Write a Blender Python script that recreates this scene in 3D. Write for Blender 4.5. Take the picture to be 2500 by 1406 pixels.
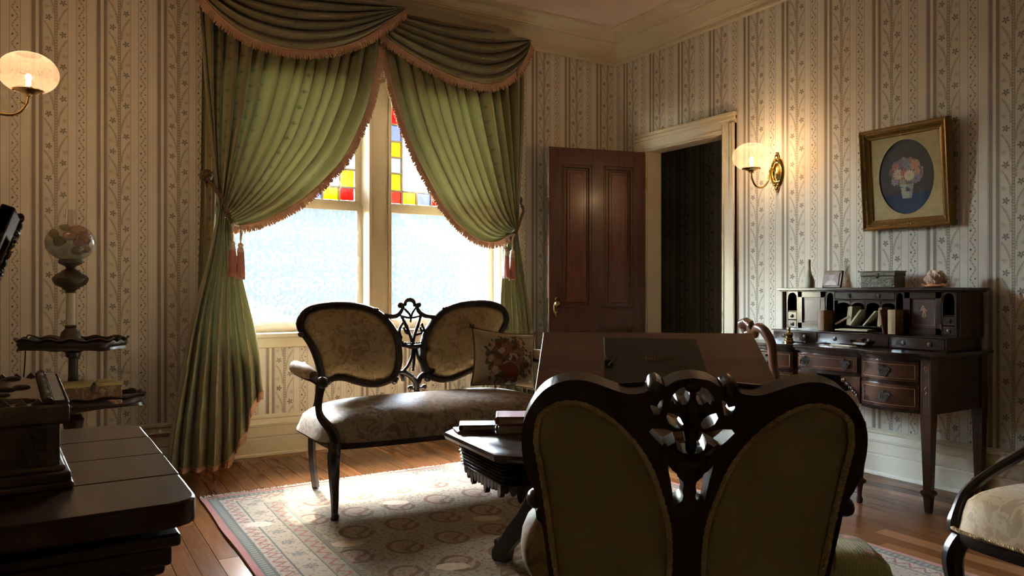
import bpy, math, random
from mathutils import Vector, Matrix
R = math.radians
PI = math.pi
random.seed(7)
scene = bpy.context.scene
COL = scene.collection
for _o in list(bpy.data.objects):
    bpy.data.objects.remove(_o)

# ---------------------------------------------------------------- camera
cam_d = bpy.data.cameras.new('camera')
cam = bpy.data.objects.new('camera', cam_d)
COL.objects.link(cam)
cam.location = (0, 0, 1.12)
cam.rotation_euler = (R(90), 0, R(-31.5))
cam_d.sensor_width = 36.0
cam_d.lens = 36.0 * 1850 / 2500
cam_d.shift_y = 3 / 2500
cam_d.clip_start = 0.05
cam_d.clip_end = 200
scene.camera = cam

# ---------------------------------------------------------------- world, sun, exposure
world = bpy.data.worlds.new('world')
scene.world = world
world.use_nodes = True
wt = world.node_tree
wt.nodes.clear()
wout = wt.nodes.new('ShaderNodeOutputWorld')
wbg = wt.nodes.new('ShaderNodeBackground')
wsky = wt.nodes.new('ShaderNodeTexSky')
wsky.sky_type = 'NISHITA'
wsky.sun_disc = False
wsky.sun_elevation = R(43)
wsky.sun_rotation = R(3)
wsky.air_density = 1.0
wsky.dust_density = 1.0
wbg.inputs['Strength'].default_value = 6.5
wtint = wt.nodes.new('ShaderNodeMix')          # hazy, slightly warm daylight
wtint.data_type = 'RGBA'; wtint.blend_type = 'MULTIPLY'; wtint.inputs[0].default_value = 1.0
wtint.inputs[7].default_value = (1.0, 0.94, 0.84, 1.0)
wt.links.new(wsky.outputs[0], wtint.inputs[6])
wt.links.new(wtint.outputs[2], wbg.inputs[0])
wt.links.new(wbg.outputs[0], wout.inputs[0])

sun_d = bpy.data.lights.new('sun', 'SUN')
sun_d.energy = 4.2
sun_d.angle = R(0.9)
sun_d.color = (1.0, 0.95, 0.86)
sun = bpy.data.objects.new('sun', sun_d)
COL.objects.link(sun)
# the sun stands beyond the window wall, a touch to the right
_el, _az = R(43), R(3)
_dir = Vector((-math.sin(_az) * math.cos(_el), -math.cos(_az) * math.cos(_el), -math.sin(_el)))
sun.rotation_euler = _dir.to_track_quat('-Z', 'Y').to_euler()
sun.location = (2.3, 9, 6)

scene.view_settings.view_transform = 'Standard'
scene.view_settings.look = 'None'
scene.view_settings.exposure = 1.50
scene.view_settings.gamma = 1.0
scene.view_settings.use_curve_mapping = False
scene.cycles.use_denoising = True
scene.cycles.use_adaptive_sampling = True
scene.cycles.adaptive_threshold = 0.10
scene.cycles.adaptive_min_samples = 16
scene.cycles.max_bounces = 6
scene.cycles.diffuse_bounces = 4
scene.cycles.glossy_bounces = 2
scene.cycles.transmission_bounces = 5
scene.cycles.transparent_max_bounces = 10
scene.cycles.caustics_reflective = False
scene.cycles.caustics_refractive = False
scene.cycles.sample_clamp_indirect = 12.0

# ---------------------------------------------------------------- mesh helpers
class MB:
    """collects geometry in local metres and links it as one mesh object"""
    def __init__(s):
        s.v = []; s.f = []; s.uv = []; s.M = Matrix.Identity(4)
    def add(s, vs, fs, uv=None):
        n = len(s.v)
        s.v += [tuple(s.M @ Vector(p)) for p in vs]
        s.f += [tuple(i + n for i in f) for f in fs]
        s.uv += list(uv) if uv else [(0.0, 0.0)] * len(vs)
        return s
    def box(s, c, d, rz=0.0, taper=1.0):
        x, y, z = d[0] / 2, d[1] / 2, d[2] / 2
        ca, sa = math.cos(rz), math.sin(rz)
        vs = []
        for zz, k in ((-z, taper), (z, 1.0)):
            for a, b in ((-x, -y), (x, -y), (x, y), (-x, y)):
                a *= k; b *= k
                vs.append((c[0] + a * ca - b * sa, c[1] + a * sa + b * ca, c[2] + zz))
        return s.add(vs, [(3, 2, 1, 0), (4, 5, 6, 7), (0, 1, 5, 4), (1, 2, 6, 5), (2, 3, 7, 6), (3, 0, 4, 7)])
    def lathe(s, prof, c=(0, 0, 0), seg=20, axis='Z', sx=1.0, sy=1.0):
        vs = []; fs = []; n = len(prof)
        for j in range(seg):
            a = 2 * PI * j / seg
            for r, h in prof:
                x, y = r * math.cos(a) * sx, r * math.sin(a) * sy
                p = (x, y, h) if axis == 'Z' else ((h, x, y) if axis == 'X' else (x, h, y))
                vs.append((p[0] + c[0], p[1] + c[1], p[2] + c[2]))
        for j in range(seg):
            k = (j + 1) % seg
            for i in range(n - 1):
                fs.append((j * n + i, k * n + i, k * n + i + 1, j * n + i + 1))
        if prof[0][0] > 1e-5: fs.append(tuple(j * n for j in reversed(range(seg))))
        if prof[-1][0] > 1e-5: fs.append(tuple(j * n + n - 1 for j in range(seg)))
        return s.add(vs, fs)
    def tube(s, pts, rad, seg=8, closed=False, flat=None, up=None):
        """round tube along points; flat = ratio of depth along `up` to in-plane width"""
        P = [Vector(p) for p in pts]; n = len(P)
        rr = rad if isinstance(rad, (list, tuple)) else [rad] * n
        vs = []; fs = []
        nrm = None
        for i in range(n):
            if closed: t = P[(i + 1) % n] - P[i - 1]
            else: t = P[min(i + 1, n - 1)] - P[max(i - 1, 0)]
            if t.length < 1e-9: t = Vector((0, 0, 1))
            t.normalize()
            if up is not None:
                b = Vector(up); b = (b - t * b.dot(t))
                if b.length < 1e-6: b = t.orthogonal()
                b.normalize(); a = b.cross(t)
            else:
                if nrm is None: nrm = t.orthogonal().normalized()
                nrm = (nrm - t * nrm.dot(t))
                if nrm.length < 1e-6: nrm = t.orthogonal()
                nrm.normalize(); a = nrm; b = t.cross(a)
            k = 1.0 if flat is None else flat
            for j in range(seg):
                q = 2 * PI * j / seg
                vs.append(P[i] + a * (rr[i] * math.cos(q)) + b * (rr[i] * k * math.sin(q)))
        m = n if closed else n - 1
        for i in range(m):
            i2 = (i + 1) % n
            for j in range(seg):
                j2 = (j + 1) % seg
                fs.append((i * seg + j, i * seg + j2, i2 * seg + j2, i2 * seg + j))
        if not closed:
            fs.append(tuple(reversed(range(seg)))); fs.append(tuple((n - 1) * seg + j for j in range(seg)))
        return s.add([tuple(q) for q in vs], fs)
    def sweep(s, pts, sec, up=(0, 1, 0), closed=True):
        """section points (a, b): a across the path, b along `up`"""
        P = [Vector(p) for p in pts]; n = len(P); m = len(sec); U = Vector(up)
        vs = []; fs = []
        for i in range(n):
            t = (P[(i + 1) % n] - P[i - 1]) if closed else (P[min(i + 1, n - 1)] - P[max(i - 1, 0)])
            t.normalize(); a = t.cross(U).normalized()
            for q in sec: vs.append(tuple(P[i] + a * q[0] + U * q[1]))
        for i in range(n if closed else n - 1):
            k = (i + 1) % n
            for j in range(m):
                l = (j + 1) % m
                fs.append((i * m + j, i * m + l, k * m + l, k * m + j))
        if not closed:
            fs.append(tuple(range(m))); fs.append(tuple((n - 1) * m + j for j in reversed(range(m))))
        return s.add(vs, fs)
    def prism(s, out, h0, h1, plane='XY'):
        n = len(out); vs = []
        for h in (h0, h1):
            for a, b in out:
                vs.append({'XY': (a, b, h), 'XZ': (a, h, b), 'YZ': (h, a, b)}[plane])
        fs = [tuple(reversed(range(n))), tuple(range(n, 2 * n))]
        for i in range(n):
            k = (i + 1) % n
            fs.append((i, k, n + k, n + i))
        return s.add(vs, fs)
    def grid(s, fn, nu, nv, uvs=(1.0, 1.0), wrap=False):
        vs = []; fs = []; uv = []
        for i in range(nu + 1):
            for j in range(nv + 1):
                a, b = i / nu, j / nv
                vs.append(tuple(fn(a, b))); uv.append((a * uvs[0], b * uvs[1]))
        for i in range(nu):
            for j in range(nv):
                fs.append((i * (nv + 1) + j, (i + 1) * (nv + 1) + j, (i + 1) * (nv + 1) + j + 1, i * (nv + 1) + j + 1))
        return s.add(vs, fs, uv)
    def ball(s, c, r, seg=14, rings=9, e=1.0, eh=1.0):
        """(super)ellipsoid; e < 1 squares it in plan, eh < 1 in elevation"""
        rx, ry, rz = r if isinstance(r, (list, tuple)) else (r, r, r)
        pw = lambda x, k: math.copysign(abs(x) ** k, x)
        vs = []; fs = []; n = rings + 1
        for j in range(seg):
            a = 2 * PI * j / seg
            for i in range(n):
                b = -PI / 2 + PI * i / rings
                cb = pw(math.cos(b), eh)
                vs.append((c[0] + rx * cb * pw(math.cos(a), e), c[1] + ry * cb * pw(math.sin(a), e), c[2] + rz * pw(math.sin(b), eh)))
        for j in range(seg):
            k = (j + 1) % seg
            for i in range(rings):
                fs.append((j * n + i, k * n + i, k * n + i + 1, j * n + i + 1))
        return s.add(vs, fs)
    def mesh(s, name, smooth=38):
        me = bpy.data.meshes.new(name)
        me.from_pydata(s.v, [], s.f)
        me.validate(clean_customdata=False)
        if any(u != (0.0, 0.0) for u in s.uv):
            ul = me.uv_layers.new(name='UVMap')
            buf = []
            for l in me.loops: buf += s.uv[l.vertex_index]
            ul.data.foreach_set('uv', buf)
        if smooth:
            me.polygons.foreach_set('use_smooth', [True] * len(me.polygons))
            me.set_sharp_from_angle(angle=R(smooth))
        return me
    def obj(s, name, mat, parent=None, smooth=38, bevel=0.0, kind=None, label=None, fixn=True, sub=0):
        me = s.mesh(name, smooth)
        if fixn: fix_normals(me)
        return link(name, me, mat, parent, bevel, kind, label, sub)

import bmesh
def fix_normals(me):
    bm = bmesh.new(); bm.from_mesh(me)
    bmesh.ops.recalc_face_normals(bm, faces=bm.faces)
    bm.to_mesh(me); bm.free()

def link(name, me, mat, parent=None, bevel=0.0, kind=None, label=None, sub=0):
    o = bpy.data.objects.new(name, me)
    COL.objects.link(o)
    if mat is not None:
        me.materials.clear(); me.materials.append(mat)
    if parent is not None: o.parent = parent
    if bevel:
        b = o.modifiers.new('bevel', 'BEVEL'); b.width = bevel; b.segments = 2; b.limit_method = 'ANGLE'; b.angle_limit = R(35)
    if sub:
        b = o.modifiers.new('sub', 'SUBSURF'); b.levels = sub; b.render_levels = sub
    if kind: o['kind'] = kind
    if label: o['label'] = label
    return o

def thing(name, label, cat, loc=(0, 0, 0), rz=0.0, group=None, kind=None):
    o = bpy.data.objects.new(name, None)
    o.empty_display_size = 0.05
    COL.objects.link(o)
    o.location = loc; o.rotation_euler = (0, 0, rz)
    tag(o, label, cat, group, kind)
    return o

def tag(o, label, cat, group=None, kind=None):
    o['label'] = label; o['category'] = cat
    if group: o['group'] = group
    if kind: o['kind'] = kind
    return o

def copy_tree(o, parent=None):
    c = o.copy(); COL.objects.link(c)
    if parent is not None: c.parent = parent
    for ch in list(o.children): copy_tree(ch, c)
    return c

def curve_mesh(name, loops, half, bevel=0.0, res=2):
    """filled flat plate in XY with holes (later loops), thickness 2*half along Z"""
    cu = bpy.data.curves.new(name, 'CURVE')
    cu.dimensions = '2D'; cu.fill_mode = 'BOTH'; cu.extrude = half; cu.bevel_depth = bevel; cu.bevel_resolution = res
    for lp in loops:
        sp = cu.splines.new('POLY'); sp.points.add(len(lp) - 1)
        for p, q in zip(sp.points, lp): p.co = (q[0], q[1], 0, 1)
        sp.use_cyclic_u = True
    o = bpy.data.objects.new(name, cu); COL.objects.link(o)
    dg = bpy.context.evaluated_depsgraph_get()
    me = bpy.data.meshes.new_from_object(o.evaluated_get(dg))
    bpy.data.objects.remove(o); bpy.data.curves.remove(cu)
    me.name = name
    me.polygons.foreach_set('use_smooth', [True] * len(me.polygons))
    me.set_sharp_from_angle(angle=R(40))
    return me

def spline(pts, n=8, closed=False):
    """Catmull-Rom through points of any dimension"""
    P = [tuple(p) for p in pts]; m = len(P); out = []
    rng = range(m) if closed else range(m - 1)
    g = (lambda i: P[i % m]) if closed else (lambda i: P[max(0, min(m - 1, i))])
    for i in rng:
        a, b, c, d = g(i - 1), g(i), g(i + 1), g(i + 2)
        for k in range(n):
            t = k / n
            out.append(tuple(0.5 * ((2 * q) + (r - p) * t + (2 * p - 5 * q + 4 * r - w) * t * t + (3 * q - p - 3 * r + w) * t ** 3) for p, q, r, w in zip(a, b, c, d)))
    if not closed: out.append(P[-1])
    return out

def lerp(a, b, t): return a + (b - a) * t
def interp(xs, x):
    """piecewise linear through [(x, y)...]"""
    if x <= xs[0][0]: return xs[0][1]
    for (a, p), (b, q) in zip(xs, xs[1:]):
        if x <= b: return p + (q - p) * (x - a) / (b - a)
    return xs[-1][1]

# ---------------------------------------------------------------- node helpers
class S:
    def __init__(s, t, k): s.t = t; s.k = k
    def _m(s, op, *o):
        n = s.t.nodes.new('ShaderNodeMath'); n.operation = op
        for i, x in enumerate((s,) + o):
            if isinstance(x, S): s.t.links.new(x.k, n.inputs[i])
            else: n.inputs[i].default_value = x
        return S(s.t, n.outputs[0])
    def __add__(s, o): return s._m('ADD', o)
    __radd__ = __add__
    def __sub__(s, o): return s._m('SUBTRACT', o)
    def __rsub__(s, o): return (s * -1.0) + o
    def __mul__(s, o): return s._m('MULTIPLY', o)
    __rmul__ = __mul__
    def __truediv__(s, o): return s._m('DIVIDE', o)
    def gt(s, o): return s._m('GREATER_THAN', o)
    def lt(s, o): return s._m('LESS_THAN', o)
    def fract(s): return s._m('FRACT')
    def floor(s): return s._m('FLOOR')
    def abs(s): return s._m('ABSOLUTE')
    def sin(s): return s._m('SINE')
    def cos(s): return s._m('COSINE')
    def sqrt(s): return s._m('SQRT')
    def max(s, o): return s._m('MAXIMUM', o)
    def min(s, o): return s._m('MINIMUM', o)
    def atan2(s, o): return s._m('ARCTAN2', o)
    def between(s, a, b): return s.gt(a) * s.lt(b)
    def near(s, a, w): return (s - a).abs().lt(w)

class Mat:
    def __init__(s, name):
        s.m = bpy.data.materials.new(name); s.m.use_nodes = True
        s.t = s.m.node_tree; s.t.nodes.clear()
        s.out = s.t.nodes.new('ShaderNodeOutputMaterial')
    def n(s, kind): return s.t.nodes.new('ShaderNode' + kind)
    def set(s, sock, val):
        if isinstance(val, S): s.t.links.new(val.k, sock)
        elif isinstance(val, bpy.types.NodeSocket): s.t.links.new(val, sock)
        elif isinstance(val, tuple) and len(val) == 3: sock.default_value = (*val, 1.0) if sock.type == 'RGBA' else val
        else: sock.default_value = val
    def coord(s, which='Object'):
        c = s.n('TexCoord'); return c.outputs[which]
    def xyz(s, which='Object'):
        x = s.n('SeparateXYZ'); s.t.links.new(s.coord(which), x.inputs[0])
        return S(s.t, x.outputs[0]), S(s.t, x.outputs[1]), S(s.t, x.outputs[2])
    def vec(s, x, y, z=0.0):
        c = s.n('CombineXYZ')
        for i, v in enumerate((x, y, z)): s.set(c.inputs[i], v)
        return c.outputs[0]
    def scaled(s, vec, sc):
        m = s.n('Mapping'); s.t.links.new(vec, m.inputs[0]); m.inputs['Scale'].default_value = sc; return m.outputs[0]
    def noise(s, vec, scale, detail=3.0, rough=0.55, dist=0.0, col=False):
        n = s.n('TexNoise'); s.t.links.new(vec, n.inputs['Vector'])
        n.inputs['Scale'].default_value = scale; n.inputs['Detail'].default_value = detail
        n.inputs['Roughness'].default_value = rough; n.inputs['Distortion'].default_value = dist
        return n.outputs['Color'] if col else S(s.t, n.outputs[0])
    def voronoi(s, vec, scale, out='Distance', feature='F1', rnd=1.0):
        n = s.n('TexVoronoi'); n.feature = feature; s.t.links.new(vec, n.inputs['Vector']); n.inputs['Scale'].default_value = scale
        n.inputs['Randomness'].default_value = rnd
        o = n.outputs[out]; return o if out == 'Color' else S(s.t, o)
    def mix(s, fac, a, b):
        n = s.n('Mix'); n.data_type = 'RGBA'
        s.set(n.inputs[0], fac); s.set(n.inputs[6], a); s.set(n.inputs[7], b); return n.outputs[2]
    def ramp(s, fac, stops):
        n = s.n('ValToRGB'); s.set(n.inputs[0], fac)
        el = n.color_ramp.elements
        while len(el) > 1: el.remove(el[-1])
        el[0].position, el[0].color = stops[0][0], (*stops[0][1], 1)
        for p, c in stops[1:]:
            e = el.new(p); e.color = (*c, 1)
        return n.outputs[0]
    def bump(s, h, strength=0.3, dist=0.01):
        b = s.n('Bump'); b.inputs['Strength'].default_value = strength; b.inputs['Distance'].default_value = dist
        s.set(b.inputs['Height'], h); return b.outputs[0]
    def bsdf(s, color, rough=0.5, metal=0.0, normal=None, spec=0.5, coat=0.0, sheen=0.0, coat_rough=0.15):
        p = s.n('BsdfPrincipled')
        s.set(p.inputs['Base Color'], color); s.set(p.inputs['Roughness'], rough); s.set(p.inputs['Metallic'], metal)
        p.inputs['Specular IOR Level'].default_value = spec
        p.inputs['Coat Weight'].default_value = coat; p.inputs['Coat Roughness'].default_value = coat_rough
        p.inputs['Sheen Weight'].default_value = sheen
        if normal is not None: s.t.links.new(normal, p.inputs['Normal'])
        return p.outputs[0]
    def shmix(s, fac, a, b):
        n = s.n('MixShader'); s.set(n.inputs[0], fac); s.t.links.new(a, n.inputs[1]); s.t.links.new(b, n.inputs[2]); return n.outputs[0]
    def transp(s, col=(1, 1, 1)):
        n = s.n('BsdfTransparent'); s.set(n.inputs[0], col); return n.outputs[0]
    def transl(s, col):
        n = s.n('BsdfTranslucent'); s.set(n.inputs[0], col); return n.outputs[0]
    def emit(s, col, st):
        n = s.n('Emission'); s.set(n.inputs[0], col); n.inputs[1].default_value = st; return n.outputs[0]
    def done(s, sh):
        s.t.links.new(sh, s.out.inputs[0]); return s.m

_cache = {}
def plain(name, col, rough=0.6, metal=0.0, spec=0.5, bumps=0.0, scale=60.0, var=0.12, coat=0.0):
    if name in _cache: return _cache[name]
    m = Mat(name); v = m.coord('Object')
    n = m.noise(v, scale, 3.0)
    c = m.mix(n, tuple(q * (1 - var) for q in col), tuple(min(1, q * (1 + var)) for q in col))
    nb = m.bump(n, bumps, 0.004) if bumps else None
    _cache[name] = m.done(m.bsdf(c, rough, metal, nb, spec, coat))
    return _cache[name]

def wood(name, dark, light, axis='X', scale=9.0, rough=0.32, coat=0.35, stretch=14.0, bumps=0.04, spec=0.5):
    if name in _cache: return _cache[name]
    m = Mat(name); v = m.coord('Object')
    sc = {'X': (1, stretch, stretch), 'Y': (stretch, 1, stretch), 'Z': (stretch, stretch, 1)}[axis]
    mv = m.scaled(v, sc)
    a = m.noise(mv, scale * 0.35, 5.0, 0.62, 0.6)
    b = m.noise(mv, scale * 2.2, 3.0, 0.6)
    f = (a * 0.72 + b * 0.28)
    c = m.ramp(f, [(0.30, dark), (0.52, tuple((p + q) / 2 for p, q in zip(dark, light))), (0.72, light)])
    _cache[name] = m.done(m.bsdf(c, rough, 0.0, m.bump(f, bumps, 0.003), spec, coat, coat_rough=0.2))
    return _cache[name]

def brocade(name, light, dark, scale=9.0, rough=0.6):
    if name in _cache: return _cache[name]
    m = Mat(name); v = m.coord('Object')
    w = m.noise(v, scale * 0.7, 2.0, 0.5, col=True)
    add = m.n('VectorMath'); add.operation = 'MULTIPLY_ADD'
    m.t.links.new(w, add.inputs[0]); add.inputs[1].default_value = (0.16, 0.16, 0.16); m.t.links.new(v, add.inputs[2])
    vv = add.outputs[0]
    a = m.noise(vv, scale * 1.25, 2.0, 0.5, 2.2)
    b = m.voronoi(vv, scale * 2.6, feature='SMOOTH_F1')
    f = a * 0.75 + b * 0.4
    lines = ((f * 7.0).fract() - 0.5).abs().lt(0.09)
    mask = f.gt(0.515) * (1.0 - lines * 0.6)
    fine = m.noise(m.scaled(v, (1, 1, 1)), 420.0, 1.0)
    c = m.mix(mask, dark, light)
    c = m.mix(fine * 0.35, c, tuple(q * 0.55 for q in dark))
    hgt = mask * 0.7 + fine * 0.3
    _cache[name] = m.done(m.bsdf(c, rough, 0.0, m.bump(hgt, 0.45, 0.004), 0.35, 0.0, 0.25))
    return _cache[name]

# ---------------------------------------------------------------- wallpaper (flat print, coordinates in metres in the UV map)
def wallpaper():
    m = Mat('wallpaper'); u, v, _ = m.xyz('UV')
    PP = 0.335
    p = (u / PP).fract()
    cream = (0.77, 0.72, 0.63); panel = (0.71, 0.665, 0.575); taupe = (0.29, 0.245, 0.20); ink = (0.16, 0.135, 0.105); leaf = (0.33, 0.30, 0.225)
    wob = m.noise(m.vec(u, v), 120.0, 2.0)
    # zigzag band
    a = p / 0.165; b = (v / 0.105).fract(); tri = (b - 0.5).abs() * 2.0
    zr = p.lt(0.165)
    zig = (a - (tri * 0.56 + 0.22)).abs().lt(0.075) * ((v / 0.0175).fract().gt(0.26)) * zr
    def dot(ca, cb, r):
        da = (a - ca) * (0.165 * PP); db = (b - cb) * 0.105
        return (da * da + db * db).lt(r * r) * zr
    dots = dot(0.72, 0.5, 0.0045).max(dot(0.30, 0.02, 0.0045)).max(dot(0.28, 0.98, 0.0045))
    # double stripes
    st = p.between(0.325, 0.385).max(p.between(0.435, 0.49))
    # vine panel
    vp = p.between(0.51, 0.872)
    right = p.gt(0.69)
    al = (p - 0.51) / 0.155; ar = (0.872 - p) / 0.157
    aa = al * (1.0 - right) + ar * right
    vv = v / 0.19 + right * 0.5
    half = p.between(0.51, 0.665).max(p.between(0.715, 0.872))
    b0 = vv.fract() - 0.5
    dx = (aa - 0.45) * 0.052 + (wob - 0.5) * 0.003; dy = b0 * 0.19
    rr = (dx * dx + dy * dy).sqrt()
    ph = dy.atan2(dx)
    odd = (vv * 0.5).fract().gt(0.5)
    pet = ((ph * 2.5 + odd * 0.9).cos().abs() * 0.85 + 0.15) * 0.0195 + (wob - 0.5) * 0.006
    sprig = rr.lt(pet) * rr.gt(0.0025) * half
    b1 = (vv + 0.5).fract() - 0.5
    cv = (b1 + 0.30) * (b1 + 0.30) * -2.1 + 0.93
    arc = (aa - cv).abs().lt((b1 * 58.0).sin().abs() * 0.13 + 0.02) * b1.between(-0.36, 0.36) * wob.gt(0.40) * half
    wisp = ((aa - 0.28) * (aa - 0.28) * 0.35 + (b1 + 0.16) * (b1 + 0.16) * 6.0).lt((wob - 0.32) * 0.10) * half
    bead = p.between(0.665, 0.715)
    bd = ((v / 0.0165).fract() - 0.5) * 0.0165; ba = (p - 0.69) * PP
    bdot = (bd * bd + ba * ba).lt(0.0042 * 0.0042)
    lb = p.between(0.404, 0.416)
    ldot = lb * (v / 0.0165).fract().lt(0.5)
    thin = p.near(0.004, 0.004).max(p.near(0.165, 0.005)).max(p.near(0.312, 0.004)).max(p.near(0.503, 0.004)).max(p.near(0.874, 0.0045))
    c = m.mix(zr.max(vp), cream, panel)
    c = m.mix(thin * 0.75, c, taupe)
    c = m.mix(st * 0.92, c, taupe)
    c = m.mix(bead * 0.85, c, (0.30, 0.27, 0.22))
    c = m.mix(bdot.max(ldot * 0.5), c, (0.70, 0.63, 0.52))
    c = m.mix(arc * 0.75, c, leaf)
    c = m.mix(wisp * 0.55, c, (0.42, 0.36, 0.29))
    c = m.mix(sprig * 0.8, c, ink)
    c = m.mix(zig * 0.8, c, taupe)
    c = m.mix(dots, c, ink)
    gl = bdot.max(ldot).max(dots)
    rough = 0.62 - gl * 0.3
    return m.done(m.bsdf(c, rough, 0.0, None, 0.4))

def paint(name, col, rough=0.45):
    return plain(name, col, rough, var=0.05, scale=6.0)

def lace():
    m = Mat('lace'); x, y, z = m.xyz('Object')
    w = m.noise(m.vec(x, z), 9.0, 2.0)
    # repeated arched motifs worked in the net
    gx = (x / 0.135 + (z / 0.36).floor() * 0.5).fract() - 0.5; gz = (z / 0.18).fract() - 0.35
    rr = (gx * gx * 1.0 + gz * gz * 1.4).sqrt()
    ring = (rr - 0.30).abs().lt(0.045) * gz.gt(-0.16)
    stem = gx.abs().lt(0.03) * gz.lt(0.1)
    leafy = m.noise(m.vec(x, z), 38.0, 2.0).gt(0.56)
    net = ((x * 340.0).sin() * (z * 340.0).sin()).gt(0.1)
    border = z.lt(0.93) * z.gt(0.905)
    dens = ring.max(stem * 0.6).max(leafy * 0.55).max(border)
    fac = dens * 0.034 + net * 0.006 + 0.005 + w * 0.006
    cloth = m.shmix(0.86, m.bsdf((0.86, 0.85, 0.80), 0.9), m.transl((0.90, 0.89, 0.83)))
    return m.done(m.shmix(fac, m.transp((1, 1, 1)), cloth))

def silk(name='green_silk', base=(0.225, 0.203, 0.102), glow=(0.24, 0.215, 0.065), tr=0.040):
    m = Mat(name); u, v, _ = m.xyz('UV')
    # woven sprigs in columns
    cx = (u / 0.16).fract() - 0.5; row = v / 0.13 + (u / 0.16).floor() * 0.43
    cy = row.fract() - 0.5
    w = m.noise(m.vec(u, v), 60.0, 2.0)
    dx = cx * 0.16 + (w - 0.5) * 0.02; dy = cy * 0.13
    r1 = ((dx * dx) + (dy * dy)).sqrt(); ph = dy.atan2(dx)
    sp = r1.lt(((ph * 2.0).cos().abs() * 0.7 + 0.25) * 0.016)
    pin = (((u / 0.08).fract() - 0.5) * ((u / 0.08).fract() - 0.5) + ((v / 0.09 + 0.3).fract() - 0.5) * ((v / 0.09 + 0.3).fract() - 0.5)).lt(0.0016)
    c = m.mix(w * 0.5, base, tuple(q * 1.25 for q in base))
    c = m.mix(sp * 0.7, c, tuple(q * 0.28 for q in base))
    c = m.mix(pin * 0.6, c, (0.36, 0.31, 0.20))
    g = m.mix(sp * 0.8, glow, tuple(q * 0.15 for q in glow))
    slub = m.noise(m.vec(u * 8.0, v * 160.0), 3.0, 2.0)
    p = m.bsdf(c, 0.34, 0.0, m.bump(slub, 0.10, 0.002), 0.65, 0.0, 0.5)
    return m.done(m.shmix(tr, p, m.transl(g)))

def glass_pane(name, col=(0.97, 0.99, 0.98), rough=0.0, seeds=0.0):
    m = Mat(name); v = m.coord('Object')
    g = m.n('BsdfGlossy'); g.inputs['Roughness'].default_value = 0.03
    c = col
    if seeds:
        n = m.voronoi(v, 95.0)
        c = m.mix(n.lt(0.22), col, tuple(q * 0.6 for q in col))
    return m.done(m.shmix(0.05, m.transp(c), g.outputs[0]))

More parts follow.
